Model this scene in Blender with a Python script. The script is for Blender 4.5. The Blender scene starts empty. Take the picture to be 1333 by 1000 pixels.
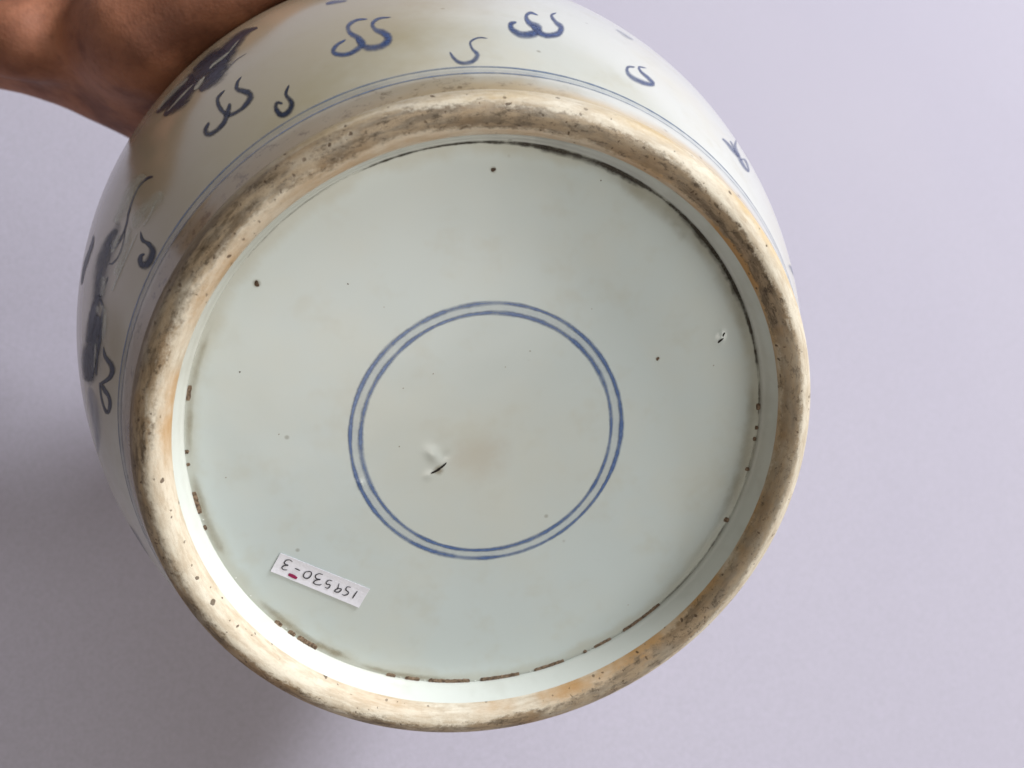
import bpy, math, random
import numpy as np
from mathutils import Vector, Matrix
random.seed(4); np.random.seed(4)
S = bpy.context.scene
COL = S.collection

# ------------------------------------------------------------------ camera
cam_d = bpy.data.cameras.new('camera'); cam = bpy.data.objects.new('camera', cam_d); COL.objects.link(cam)
CAM_H = 0.432                       # the lens is 43 cm above the paper, looking straight down
# the camera looks straight down its own z; TILT turns camera, jar and hand together so that the tabletop stays level
PLANE_Z, TILT, TILT_AZ = -0.09, 28, 45
_ax = Vector((-math.sin(math.radians(TILT_AZ)), math.cos(math.radians(TILT_AZ)), 0))
G = Matrix.Rotation(math.radians(-TILT), 4, _ax) @ Matrix.Translation((0, 0, -PLANE_Z))
cam.matrix_world = G @ Matrix.Translation((0, 0, CAM_H))
cam_d.sensor_width = 36; cam_d.lens = 29.98
cam_d.clip_start = 0.01; cam_d.clip_end = 50
cam_d.dof.use_dof = True; cam_d.dof.focus_distance = 0.205; cam_d.dof.aperture_fstop = 15
S.camera = cam

# ------------------------------------------------------------------ room light
w = bpy.data.worlds.new('World'); S.world = w; w.use_nodes = True
bg = w.node_tree.nodes['Background']
bg.inputs[0].default_value = (1.0, 0.76, 0.46, 1); bg.inputs[1].default_value = 0.055
def area(name, loc, target, sx, sy, power, col):
    l = bpy.data.lights.new(name, 'AREA'); l.shape = 'RECTANGLE'; l.size = sx; l.size_y = sy
    l.energy = power; l.color = col
    o = bpy.data.objects.new(name, l); COL.objects.link(o)
    d = Vector(target) - Vector(loc)
    o.matrix_world = G @ Matrix.Translation(loc) @ d.to_track_quat('-Z', 'Y').to_matrix().to_4x4()
    return o
def toward(az, el, dist, c=(-.02, -.01, .15)):
    az, el = math.radians(az), math.radians(el)
    return (c[0]+dist*math.cos(el)*math.cos(az), c[1]+dist*math.cos(el)*math.sin(az), c[2]+dist*math.sin(el))
C0 = (-.02, -.01, .15)
area('window_light', toward(43, 16, 4.5), C0, 1.25, 1.25, 238, (0.955, 0.975, 1.03))
area('broad_fill_light', toward(62, 42, 4.0), C0, 2.4, 2.4, 34, (0.93, 0.97, 1.05))  # added broad soft light to shape the shadow, not a window
area('side_fill_light', toward(-16, 25, 4.0), C0, 2.2, 2.2, 66, (1.0, 0.955, 0.90))  # added side fill to balance the shading, no window there
area('fill_light', toward(-68, 59, 4.0), C0, 1.6, 1.6, 34, (1.0, 0.94, 0.84))  # added fill for the foot well and base sheen, no window there
S.view_settings.view_transform = 'Standard'; S.view_settings.look = 'None'
S.view_settings.exposure = 0; S.view_settings.gamma = 1
S.render.engine = 'CYCLES'

# ------------------------------------------------------------------ node helpers
class NT:
    def __init__(s, name):
        s.m = bpy.data.materials.new(name); s.m.use_nodes = True
        s.t = s.m.node_tree; s.n = s.t.nodes; s.n.clear()
        s.out = s.n.new('ShaderNodeOutputMaterial')
    def put(s, sock, v):
        if v is None: return
        if isinstance(v, bpy.types.NodeSocket): s.t.links.new(v, sock)
        elif isinstance(v, tuple) and len(v) == 3 and sock.type == 'RGBA': sock.default_value = (*v, 1)
        else: sock.default_value = v
    def math(s, op, a, b=None, c=None, clamp=False):
        n = s.n.new('ShaderNodeMath'); n.operation = op; n.use_clamp = clamp
        for i, v in enumerate((a, b, c)): s.put(n.inputs[i], v)
        return n.outputs[0]
    def mix(s, f, a, b):
        n = s.n.new('ShaderNodeMix'); n.data_type = 'RGBA'
        s.put(n.inputs[0], f); s.put(n.inputs[6], a); s.put(n.inputs[7], b)
        return n.outputs[2]
    def noise(s, scale, detail=3, rough=.55, vec=None, dist=0):
        n = s.n.new('ShaderNodeTexNoise'); n.inputs['Scale'].default_value = scale
        n.inputs['Detail'].default_value = detail; n.inputs['Roughness'].default_value = rough
        n.inputs['Distortion'].default_value = dist
        s.put(n.inputs['Vector'], vec if vec is not None else s.obj())
        return n.outputs['Fac']
    def voro(s, scale, vec=None, rnd=1):
        n = s.n.new('ShaderNodeTexVoronoi'); n.inputs['Scale'].default_value = scale
        n.inputs['Randomness'].default_value = rnd
        s.put(n.inputs['Vector'], vec if vec is not None else s.obj())
        return n.outputs['Distance'], n.outputs['Color']
    def obj(s):
        if not hasattr(s, '_o'): s._o = s.n.new('ShaderNodeTexCoord')
        return s._o.outputs['Object']
    def attr(s, name):
        n = s.n.new('ShaderNodeAttribute'); n.attribute_name = name
        return n.outputs['Fac']
    def step(s, v, a, b):                                   # 0 below a, 1 above b, smooth
        n = s.n.new('ShaderNodeMapRange'); n.interpolation_type = 'SMOOTHSTEP'
        s.put(n.inputs[0], v)
        n.inputs[3].default_value = 0; n.inputs[4].default_value = 1
        if not isinstance(a, bpy.types.NodeSocket) and not isinstance(b, bpy.types.NodeSocket) and a > b:
            a, b = b, a; n.inputs[3].default_value = 1; n.inputs[4].default_value = 0
        s.put(n.inputs[1], a); s.put(n.inputs[2], b)
        return n.outputs[0]
    def ramp(s, v, stops):
        n = s.n.new('ShaderNodeValToRGB'); cr = n.color_ramp; s.put(n.inputs[0], v)
        while len(cr.elements) < len(stops): cr.elements.new(.5)
        for e, (p, c) in zip(cr.elements, stops):
            e.position = p; e.color = (c, c, c, 1) if not isinstance(c, tuple) else (*c, 1)
        return n.outputs[0]
    def bump(s, h, strength, dist, normal=None):
        n = s.n.new('ShaderNodeBump'); n.inputs['Strength'].default_value = strength
        n.inputs['Distance'].default_value = dist; s.put(n.inputs['Height'], h)
        if normal is not None: s.put(n.inputs['Normal'], normal)
        return n.outputs[0]
    def bsdf(s, color, rough=.5, normal=None, spec=.5, **kw):
        n = s.n.new('ShaderNodeBsdfPrincipled')
        s.put(n.inputs['Base Color'], color); s.put(n.inputs['Roughness'], rough)
        s.put(n.inputs['Normal'], normal); s.put(n.inputs['Specular IOR Level'], spec)
        for k, v in kw.items(): s.put(n.inputs[k.replace('_', ' ')], v)
        return n
    def done(s, sh):
        s.t.links.new(sh, s.out.inputs[0]); return s.m
STROKES = [
  ('cloud_a', 0.85, [103.31,44.28,103.38,43.39,103.67,44.68,103.76,43.61,104.03,45.21,104.13,43.88,104.4,45.61,104.48,44.08,104.78,45.82,104.82,44.02,105.19,45.65,105.16,43.71,105.61,45.34,105.52,43.2,106.01,44.77,105.82,42.61,106.36,43.87,105.98,42.11,106.6,42.49,106.04,41.61,106.71,41.01,106.08,40.96,106.71,39.58,106.07,40.11,106.65,38.18,106.03,39.32,106.47,36.84,105.89,38.51,106.21,35.66,105.64,37.6,105.98,34.62,105.36,36.5,105.83,33.8,105.14,35.46,105.72,33.05,104.99,34.5,105.65,32.5,104.86,33.47,105.63,32.5,104.86,31.95,105.61,32.57,105.16,30.6,105.88,32.07,105.64,29.75,106.38,31.43,106.23,29.13,106.95,30.86,106.86,28.69,107.42,30.54,107.42,28.45,107.78,30.53,107.88,28.46,108.1,30.78,108.3,28.72,108.4,31.09,108.67,29.11,108.66,31.47,108.98,29.5,108.89,31.84,109.26,30.01,109.06,32.33,109.53,30.65,109.16,32.68,109.74,31.42,109.17,32.62,109.83,32.63,109.17,32.68,109.7,33.82,109.07,33.13,109.47,34.66,108.89,33.65,109.17,35.35,108.66,34.2,108.84,35.9,108.37,34.63,108.46,36.24,107.99,34.98,108.04,36.44,107.57,35.37,107.6,36.57,107.16,35.82,107.19,36.76]),
  ('cloud_a', 0.85, [100.19,42.27,100.24,41.7,100.61,42.64,100.68,41.76,101.04,43.02,101.13,41.88,101.46,43.38,101.54,41.92,101.86,43.48,101.89,41.81,102.24,43.25,102.2,41.43,102.61,42.76,102.48,40.97,102.94,42.05,102.69,40.44,103.21,41.08,102.79,40.01,103.36,39.75,102.81,39.68,103.38,38.5,102.79,39.09,103.32,37.31,102.73,38.36,103.2,36.17,102.64,37.81,102.98,35.19,102.48,37.38,102.72,34.41,102.21,36.93,102.49,33.76,101.88,36.38,102.37,33.2,101.6,35.53,102.28,32.52,101.39,34.55,102.22,31.84,101.22,33.39,102.2,31.5,101.13,32.03,102.19,31.63,101.27,30.33,102.23,31.5,101.62,29.02,102.43,31.01,102.04,28.18,102.72,30.48,102.51,27.61,103.02,30.15,102.99,27.25,103.38,30.09,103.49,27.16,103.81,30.18,104.04,27.21,104.23,30.41,104.56,27.52,104.55,30.74,105.04,28.02,104.78,31.19,105.42,28.91,105.01,31.84,105.68,30.03,105.22,32.68,105.87,31.2,105.39,33.38,105.99,32.23,105.5,33.93,106.05,33.24,105.56,34.41,106.04,34.11,105.62,35.02,105.98,34.89,105.68,35.76,105.94,35.61]),
  ('cloud_b', 1, [79.01,45.6,79.13,44.85,79.25,46.09,79.43,44.95,79.5,46.6,79.75,45.06,79.77,47.05,80.03,45.08,80.09,47.03,80.24,44.87,80.45,46.35,80.43,44.35,80.82,45.23,80.63,43.64,81.16,43.84,80.78,42.97,81.42,42.28,80.83,42.55,81.54,40.71,80.82,42.11,81.55,39.33,80.76,41.39,81.49,38.04,80.65,40.71,81.34,36.89,80.52,40.2,81.04,36.1,80.29,39.96,80.68,35.55,79.9,39.83,80.44,35.11,79.49,39.49,80.46,35.19,79.18,38.2,80.45,35.94,79.36,35.58,80.49,35.77,79.76,33.69,80.67,35.16,80.24,32.15,80.87,34.69,80.77,31.0,81.21,34.09,81.35,30.19,81.69,33.5,81.94,29.7,82.18,33.09,82.55,29.35,82.58,32.9,83.08,29.33,82.88,32.98,83.54,29.62,83.17,33.37,83.91,30.24,83.41,33.81,84.19,31.01,83.56,34.26,84.4,31.88,83.62,34.73,84.51,32.96,83.64,35.19,84.49,34.24,83.61,35.69,84.37,35.59,83.65,35.71,84.1,37.0,83.66,35.78,83.7,37.96,83.47,36.2,83.38,38.19,83.18,36.7,83.1,38.25,82.89,37.26,82.84,38.38]),
  ('cloud_b', 1, [75.73,52.03,75.75,51.25,76.05,51.23,76.08,50.09,76.38,50.51,76.41,49.0,76.74,49.54,76.63,48.2,77.1,47.78,76.65,48.02,77.22,46.0,76.63,47.65,77.18,44.62,76.57,46.69,77.09,43.4,76.46,45.71,76.99,42.29,76.33,44.9,76.84,41.34,76.15,44.43,76.65,40.61,75.9,44.1,76.53,40.05,75.63,43.52,76.54,39.74,75.49,42.21,76.59,39.34,75.6,40.29,76.68,38.63,75.85,38.37,76.79,38.0,76.24,36.46,76.94,37.46,76.75,34.79,77.29,36.71,77.33,33.58,77.8,35.9,77.96,32.64,78.33,35.24,78.59,31.95,78.76,34.89,79.16,31.54,79.05,34.97,79.63,31.59,79.32,35.24,80.03,31.91,79.56,35.74,80.34,32.45,79.79,36.18,80.59,33.15,79.99,36.65,80.78,34.01,80.17,37.19,80.87,35.07,80.34,37.91,80.92,36.17,80.53,38.58,80.98,37.22]),
  ('hook_c', 0.7, [87.98,27.84,88.04,27.4,88.32,27.97,88.4,27.41,88.66,28.17,88.75,27.48,89.01,28.25,89.09,27.43,89.36,28.19,89.41,27.29,89.76,27.83,89.75,26.96,90.16,27.38,90.1,26.5,90.53,26.8,90.41,25.96,90.83,26.05,90.58,25.56,91.0,25.12,90.64,25.12,91.04,24.2,90.65,24.53,91.01,23.33,90.61,23.84,90.97,22.51,90.55,23.21,90.86,21.73,90.42,22.7,90.71,21.0,90.2,22.15,90.63,20.43,89.98,21.46,90.63,20.3,89.94,20.31,90.71,20.0,90.18,19.13,90.91,19.46,90.53,18.24,91.19,18.83,90.94,17.5,91.47,18.44,91.37,16.92,91.77,18.21,91.81,16.66,92.14,18.07,92.27,16.55,92.52,18.01,92.72,16.57,92.83,18.11,93.1,16.77,93.05,18.38,93.42,17.09,93.25,18.73,93.67,17.58,93.42,19.19,93.87,18.19,93.57,19.71,94.03,18.85,93.7,20.23,94.13,19.63,93.79,20.87,94.18,20.4,93.87,21.58,94.2,21.22,93.96,22.35,94.24,21.98]),
  ('hook_d', 0.75, [62.05,38.95,62.15,38.17,62.49,38.4,62.64,37.29,62.96,37.86,63.14,36.46,63.4,37.29,63.55,35.75,63.84,36.29,63.65,35.51,64.12,34.59,63.56,35.88,64.08,33.65,63.51,35.42,63.95,32.91,63.39,34.86,63.78,32.31,63.22,34.39,63.56,31.81,62.99,34.18,63.27,31.45,62.67,34.05,62.98,31.14,62.32,33.94,62.73,30.8,62.02,33.63,62.45,30.38,61.73,33.14,62.14,29.95,61.43,32.53,61.94,29.58,61.22,31.79,61.81,30.29,61.4,29.79,61.79,30.58,62.01,28.29,62.25,30.08,62.62,27.38,62.82,29.58,63.26,26.67,63.34,29.23,63.85,26.11,63.82,28.92,64.38,25.76,64.31,28.73,64.92,25.53,64.77,28.58,65.41,25.51,65.14,28.62,65.84,25.59,65.44,28.74,66.17,25.91,65.7,28.96,66.44,26.37,65.87,29.31,66.63,26.98,65.99,29.63,66.74,27.73,66.03,30.08,66.75,28.67,66.0,30.68,66.65,29.84,65.96,31.15,66.45,31.13,65.92,31.43,66.09,32.46,65.75,31.88,65.67,33.42,65.41,32.52,65.26,33.96,64.99,33.19,64.86,34.44,64.57,33.96,64.46,34.99]),
  ('cloud_e', 0.7, [47.26,31.52,46.71,33.85,46.99,31.51,46.38,34.13,46.72,31.55,46.04,34.42,46.44,31.59,45.69,34.8,46.18,31.59,45.34,35.08,45.93,31.53,45.01,35.3,45.69,31.42,44.69,35.42,45.47,31.21,44.4,35.4,45.25,30.95,44.13,35.32,44.98,30.83,43.86,35.3,44.69,30.8,43.57,35.39,44.31,30.99,43.22,35.59,43.86,31.32,42.77,35.96,43.39,31.79,42.34,36.39,43.0,32.27,42.01,36.79,42.15,34.57,42.53,34.95,41.8,37.31,42.93,32.84,42.07,37.28,43.13,32.98,42.41,37.24,43.43,33.13,42.75,37.25,43.73,33.34,42.99,37.37,43.94,33.71,43.12,37.74,44.07,34.2,43.22,38.26,44.15,34.82,43.29,38.88,44.2,35.48,43.36,39.44,44.23,36.13,43.46,39.85,44.28,36.62,43.59,39.99,44.34,36.95,43.74,39.93,44.4,37.21,43.89,39.81,44.45,37.43,44.04,39.63,44.51,37.64,44.17,39.56,44.57,37.9]),
  ('cloud_e', 0.7, [39.88,57.86,39.54,58.62,41.66,48.47,40.1,54.85,42.48,44.06,41.27,48.29,43.07,40.7,41.79,45.08,43.43,38.13,42.03,43.06,43.59,36.25,42.09,41.75,43.61,34.9,42.03,40.81,43.53,33.82,41.9,39.93,43.38,32.81,41.73,38.96,43.15,31.74,41.54,37.7,42.81,30.77,41.29,36.39,42.41,30.04,40.98,35.33,41.99,29.64,40.68,34.62,41.49,29.76,40.35,34.27,40.94,30.23,39.96,34.23,40.4,30.99,39.62,34.39,39.73,32.61,39.65,34.07,39.05,35.78,39.95,32.93,38.9,37.52,39.93,33.87,38.79,39.34,39.99,34.87,38.75,40.82,40.09,35.67,38.81,41.87,40.21,36.31,38.97,42.65,40.38,36.83,39.25,42.85,40.61,37.04,39.76,41.93,40.82,36.91,40.53,39.57,41.02,36.43,41.25,37.04,41.38,35.33,41.81,35.01,41.87,33.75,42.29,33.37,42.35,32.32]),
  ('dash_f', 0.75, [107.86,62.58,107.77,65.52,107.66,62.3,107.57,65.43,107.48,62.03,107.37,65.46,107.29,61.75,107.17,65.48,107.08,61.47,106.94,65.32,106.82,61.23,106.66,65.02,106.49,60.93,106.34,64.53,106.11,60.67,105.97,63.85,105.7,60.4,105.57,63.1,105.28,60.19,105.17,62.4,104.87,59.98,104.79,61.76]),
  ('smudge_g', 0.5, [25.09,21.91,23.6,27.35,24.77,22.25,22.91,29.13,24.45,22.63,21.93,32.09,24.13,23.01,20.76,35.86,23.78,23.48,20.6,35.59,23.37,24.07,20.43,35.25,22.87,24.92,20.23,34.91,22.26,26.07,20.01,34.6,21.52,27.66,19.78,34.29,20.52,30.23,19.54,33.98,19.26,33.92,19.32,33.67]),
  ('smudge_g', 0.5, [22.31,37.9,22.4,37.62,22.11,37.55,22.2,37.27,21.92,37.2,22.01,36.92,21.72,36.85,21.81,36.58,21.52,36.5,21.62,36.23,21.33,36.16,21.43,35.88]),
  ('cloud_h', 0.9, [122.35,43.76,122.29,43.18,122.58,43.55,122.49,42.72,122.83,43.41,122.7,42.31,123.07,43.14,122.89,41.85,123.3,42.79,123.03,41.37,123.52,42.19,123.16,40.71,123.73,41.46,123.27,39.98,123.9,40.53,123.33,39.38,123.97,39.21,123.32,39.18,123.83,37.77,123.27,39.06,123.6,36.73,123.12,38.54,123.39,35.94,122.89,37.77,123.23,35.22,122.66,36.92,123.07,34.43,122.45,36.07,122.9,33.58,122.22,35.21,122.81,33.04,122.0,34.09,122.81,32.98,121.88,32.75,122.8,33.05,121.95,31.47,122.83,32.84,122.15,30.59,122.94,32.5,122.42,30.03,123.13,32.09,122.74,29.62,123.43,31.66,123.15,29.32,123.84,31.23,123.63,29.15,124.28,30.92,124.14,29.05,124.71,30.82,124.63,29.08,125.13,30.93,125.11,29.23,125.56,31.28,125.6,29.4,125.93,31.72,126.08,29.82,126.16,32.23,126.53,30.64,126.31,32.88,126.87,31.95,126.45,33.87,127.09,33.46,126.55,35.06,127.22,34.98,126.61,36.24,127.28,36.5,126.64,37.43,127.3,38.01,126.64,38.69,127.26,39.6,126.59,39.81,127.14,41.12,126.49,40.61,126.9,42.4,126.29,41.16,126.54,43.08,125.96,41.59,126.1,43.2,125.57,41.96,125.67,43.18,125.19,42.44,125.26,43.28]),
  ('cloud_h', 0.9, [125.51,35.97,125.2,34.8,125.74,35.42,125.37,34.05,125.98,34.92,125.54,33.29,126.22,34.43,125.7,32.48,126.45,33.93,125.89,31.79,126.67,33.44,126.09,31.16,126.88,32.88,126.3,30.6,127.07,32.26,126.52,30.1,127.26,31.76,126.77,29.6,127.45,31.28,127.05,29.17,127.67,30.98,127.35,28.86,127.94,30.74,127.7,28.67,128.26,30.63,128.06,28.5,128.59,30.58,128.43,28.45,128.91,30.61,128.79,28.47,129.19,30.7,129.12,28.55,129.43,30.93,129.43,28.71,129.66,31.17,129.74,28.93,129.84,31.48,130.03,29.28,129.96,31.78,130.3,29.72,129.96,31.78,130.56,30.48,129.93,31.59,130.72,31.59,129.94,31.66,130.74,32.53,129.93,31.93,130.67,33.34,129.9,32.33,130.56,34.02,129.87,32.67,130.41,34.58,129.8,32.95,130.21,34.95,129.67,33.24,129.98,35.12,129.5,33.54,129.75,35.22,129.31,33.89,129.52,35.32,129.13,34.25,129.31,35.42]),
  ('hook_i', 1, [116.96,27.87,116.82,27.39,117.25,27.26,117.06,26.58,117.57,26.72,117.32,25.83,117.88,26.04,117.52,25.15,118.11,25.02,117.6,24.53,118.17,23.78,117.56,23.85,118.1,22.55,117.43,22.94,118.04,21.63,117.29,21.77,118.05,21.09,117.26,20.52,118.14,20.68,117.44,19.47,118.3,20.19,117.71,18.64,118.5,19.78,118.02,18.02,118.69,19.56,118.35,17.6,118.9,19.42,118.72,17.39,119.14,19.41,119.12,17.32,119.34,19.49,119.54,17.52,119.42,19.55,119.93,18.08,119.48,19.76,120.19,19.0,119.58,20.39,120.31,20.1,119.65,21.15,120.35,21.14,119.67,21.71,120.34,22.05,119.64,22.06,120.24,22.94,119.57,22.47,120.06,23.63,119.48,22.75,119.83,24.13,119.46,22.89,119.53,24.4,119.44,22.95,119.23,24.06,119.29,22.68,119.03,23.51,119.08,22.27,118.86,22.96,118.88,21.92,118.71,22.47]),
  ('hook_k', 1, [146.76,28.45,146.61,28.05,146.96,27.85,146.7,27.15,147.2,27.3,146.81,26.31,147.4,26.63,146.88,25.49,147.52,25.72,146.88,24.83,147.47,24.54,146.81,24.26,147.31,23.46,146.67,23.5,147.17,22.59,146.49,22.5,147.11,21.94,146.34,21.42,147.11,21.33,146.25,20.44,147.14,20.72,146.2,19.52,147.21,20.29,146.21,18.56,147.3,20.06,146.34,17.7,147.46,19.86,146.6,17.07,147.7,19.7,146.94,16.68,147.99,19.6,147.32,16.46,148.27,19.62,147.72,16.38,148.57,19.71,148.15,16.43,148.91,19.91,148.63,16.65,149.18,20.14,149.13,17.07,149.16,20.01,149.7,17.98,149.01,19.47,150.13,19.62,149.06,19.65,150.22,20.85,149.1,20.1,150.16,21.75,149.12,20.5,150.04,22.46,149.09,20.78,149.84,23.0,148.98,21.09,149.57,23.25,148.84,21.34,149.29,23.36,148.75,21.51,148.99,23.28,148.72,21.58,148.68,22.87,148.61,21.43,148.44,22.3,148.44,21.16,148.29,21.83,148.25,20.83,148.14,21.41]),
  ('beast_wash', 0.38, [117.64,72.03,117.65,69.6,118.14,73.96,118.16,69.86,118.65,76.18,118.66,70.28,119.22,78.56,119.13,70.41,119.84,80.45,119.56,69.86,120.51,81.27,120.0,68.45,121.18,81.31,120.47,66.61,121.83,81.04,120.94,64.57,122.44,80.78,121.41,62.76,123.02,80.33,121.81,61.13,123.56,79.7,122.2,59.5,124.06,79.25,122.62,57.91,124.54,79.03,123.1,56.51,125.06,79.1,123.61,55.39,125.61,79.29,124.13,54.35,126.16,79.52,124.64,53.61,126.66,79.46,125.14,53.06,127.1,79.17,125.62,52.88,127.48,78.65,126.09,52.89,127.87,78.01,126.55,53.04,128.29,77.29,127.05,53.42,128.75,76.45,127.6,53.92,129.22,75.48,128.18,54.72,129.75,74.62,128.77,55.58,130.33,74.05,129.38,56.37,130.97,73.87,130.05,57.07,131.66,73.98,130.76,57.76,132.38,74.08,131.47,58.5,133.06,73.94,132.18,59.42,133.69,73.32,132.89,60.64,134.28,72.41,133.61,62.03,134.87,71.49,134.35,63.65,135.46,70.74,135.11,65.43]),
  ('fig_wash2', 0.3, [149.13,43.91,148.67,40.99,149.82,44.5,149.12,40.1,150.52,45.2,149.57,39.21,151.22,45.9,150.04,38.37,151.92,46.66,150.55,37.7,152.62,47.58,151.11,37.26,153.36,48.54,151.67,36.96,154.16,49.53,152.2,36.72,154.97,50.18,152.71,36.42,155.76,50.47,153.25,36.05,156.5,50.41,153.83,35.65,157.2,50.11,154.42,35.19,157.86,49.64,155.01,34.84,158.48,48.94,155.58,34.44,159.03,47.92,156.16,34.03,159.53,46.91,156.77,33.61,160.04,46.14,157.38,33.24,160.57,45.55,157.99,32.94,161.1,45.01,158.58,32.7,161.66,44.64,159.16,32.47,162.25,44.44,159.73,32.17,162.9,44.56,160.28,31.75,163.6,44.9,160.8,31.23,164.35,45.39,161.33,30.76,165.12,45.85,161.85,30.23,165.9,46.19,162.38,29.69,166.69,46.57,162.93,29.08,167.49,47.06,163.54,28.56,168.28,47.66,164.19,28.14,169.14,48.58,164.89,27.88,170.08,49.79,165.6,27.73,171.07,51.13,166.31,27.72,171.96,52.05,167.0,27.89,172.68,52.29,167.69,28.24,173.24,51.87,168.39,28.71,173.66,50.95,169.13,29.4,173.94,49.51,169.89,30.31,174.08,47.52,170.67,31.51,174.08,45.14,171.5,33.1,174.06,42.81,172.39,34.99,174.11,40.8,173.31,37.03]),
  ('beast', 0.85, [117.64,72.03,117.65,69.61,117.85,72.88,117.87,69.67,118.06,73.78,118.08,69.8,118.28,74.8,118.29,69.92,118.53,75.76,118.49,69.92,118.8,76.6,118.7,69.74,119.09,77.44,118.93,69.37,119.4,78.21,119.18,68.95,119.73,78.92,119.43,68.4,120.07,79.44,119.68,67.79,120.42,79.73,119.93,67.17,120.78,79.6,120.19,66.43,121.14,79.24,120.47,65.62,121.5,78.69,120.76,64.76,121.85,78.08,121.04,63.89,122.18,77.53,121.29,63.02,122.49,76.98,121.51,62.2,122.79,76.36,121.71,61.27,123.07,75.81,121.91,60.38,123.31,75.25,122.13,59.56,123.53,74.7,122.35,58.81,123.72,74.03,122.57,58.35,123.9,73.29,122.77,58.03,124.06,72.55,122.97,57.77,124.23,71.82,123.17,57.56,124.4,71.08,123.36,57.3]),
  ('beast', 0.75, [123.23,72.92,122.62,59.85,123.55,74.28,122.82,58.78,123.88,75.93,123.02,57.7,124.22,77.63,123.23,56.68,124.57,79.21,123.44,55.79,124.91,80.36,123.68,55.14,125.25,80.92,123.94,54.74,125.57,80.89,124.24,54.53,125.88,80.56,124.55,54.5,126.18,80.05,124.87,54.48,126.48,79.49,125.19,54.57,126.77,78.86,125.51,54.67,127.06,78.05,125.84,54.94,127.34,77.19,126.18,55.22,127.61,76.37,126.5,55.51,127.87,75.68,126.82,55.84,128.12,75.11,127.12,56.18,128.35,74.54,127.4,56.47,128.58,74.03,127.68,56.86,128.82,73.57,127.95,57.21,129.08,72.99,128.24,57.6,129.35,72.41,128.56,58.06,129.64,71.82,128.89,58.51,129.93,71.28,129.24,59.07,130.22,70.69,129.59,59.58,130.51,70.16,129.94,60.14]),
  ('beast', 0.85, [123.72,64.73,123.0,58.07,124.06,64.21,123.21,56.62,124.39,63.69,123.43,55.22,124.72,63.23,123.65,53.82,125.03,62.77,123.9,52.6,125.31,62.37,124.19,51.56,125.6,61.85,124.5,50.76,125.89,61.32,124.83,50.1,126.18,60.73,125.16,49.62,126.45,60.14,125.49,49.27,126.69,59.61,125.8,49.04,126.89,59.15,126.1,48.95,127.07,58.7,126.39,49.04,127.24,58.24,126.65,49.2,127.43,57.77,126.89,49.43,127.64,57.25,127.14,49.72,127.85,56.78,127.41,50.01,128.06,56.25,127.7,50.41,128.28,55.71,127.98,50.82,128.5,55.18,128.25,51.23,128.72,54.7,128.53,51.64]),
  ('beast', 0.7, [128.98,74.09,128.35,63.98,129.36,74.09,128.72,63.68,129.75,74.14,129.08,63.44,130.14,74.2,129.45,63.25,130.55,74.25,129.81,63.01,130.95,74.18,130.18,62.82,131.37,74.04,130.55,62.57,131.77,73.72,130.93,62.26,132.18,73.46,131.33,62.0,132.57,73.2,131.74,61.8,132.95,73.0,132.15,61.78,133.34,72.8,132.57,61.88,133.73,72.71,132.99,62.1,134.11,72.62,133.41,62.38,134.48,72.54,133.83,62.79,134.84,72.46,134.24,63.36,135.17,72.38,134.63,64.01,135.48,72.3,135.01,64.84,135.79,72.28,135.39,65.79,136.1,72.26,135.76,66.85,136.42,72.24,136.15,67.91]),
  ('beast', 0.95, [128.56,63.63,128.19,57.92,128.92,64.02,128.48,57.38,129.28,64.51,128.77,56.84,129.64,65.01,129.05,56.29,130.02,65.43,129.35,55.81,130.42,65.79,129.65,55.32,130.85,66.03,129.99,54.82,131.3,66.31,130.35,54.2,131.74,66.47,130.73,53.69,132.16,66.51,131.13,53.36,132.53,66.49,131.53,53.16,132.86,66.18,131.92,53.33,133.17,65.69,132.31,53.7,133.46,65.13,132.69,54.19,133.74,64.58,133.07,54.8,134.01,64.03,133.42,55.42,134.26,63.61,133.76,56.03,134.5,63.18,134.08,56.71,134.73,62.82,134.39,57.45,134.96,62.4,134.7,58.25,135.2,62.03,135.01,59.05]),
  ('beast', 0.5, [123.57,72.29,123.49,68.48,123.89,73.17,123.81,68.76,124.22,74.17,124.12,69.04,124.56,75.22,124.43,69.32,124.92,76.26,124.73,69.59,125.28,77.06,125.03,69.75,125.65,77.5,125.35,69.84,126.02,77.76,125.68,69.93,126.38,77.89,126.02,69.95,126.73,77.91,126.37,70.03,127.08,77.93,126.73,70.24,127.42,77.95,127.09,70.61,127.77,77.9,127.45,71.05,128.11,77.85,127.82,71.61,128.45,77.8,128.19,72.22,128.8,77.81,128.57,72.83]),
  ('beast_line', 0.4, [120.39,54.98,120.37,54.23,120.7,55.04,120.68,54.22,121.02,55.22,121.0,54.28,121.35,55.34,121.32,54.33,121.67,55.44,121.63,54.37,121.99,55.37,121.94,54.24,122.33,55.22,122.25,53.97,122.66,54.9,122.57,53.57,123.0,54.56,122.89,53.17,123.31,54.22,123.2,52.77,123.59,53.94,123.49,52.49,123.84,53.67,123.75,52.29,124.07,53.4,123.98,52.14,124.28,53.13,124.2,52.06,124.48,52.86,124.42,51.98,124.7,52.59,124.65,51.9]),
  ('beast_line', 0.4, [130.36,53.44,130.35,52.74,130.61,53.96,130.6,53.01,130.86,54.61,130.84,53.29,131.11,55.19,131.09,53.62,131.37,55.77,131.32,53.89,131.62,56.16,131.55,54.17,131.87,56.43,131.77,54.43,132.1,56.57,132.0,54.65,132.33,56.59,132.22,54.85,132.54,56.6,132.46,55.12,132.76,56.62,132.69,55.38]),
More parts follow.
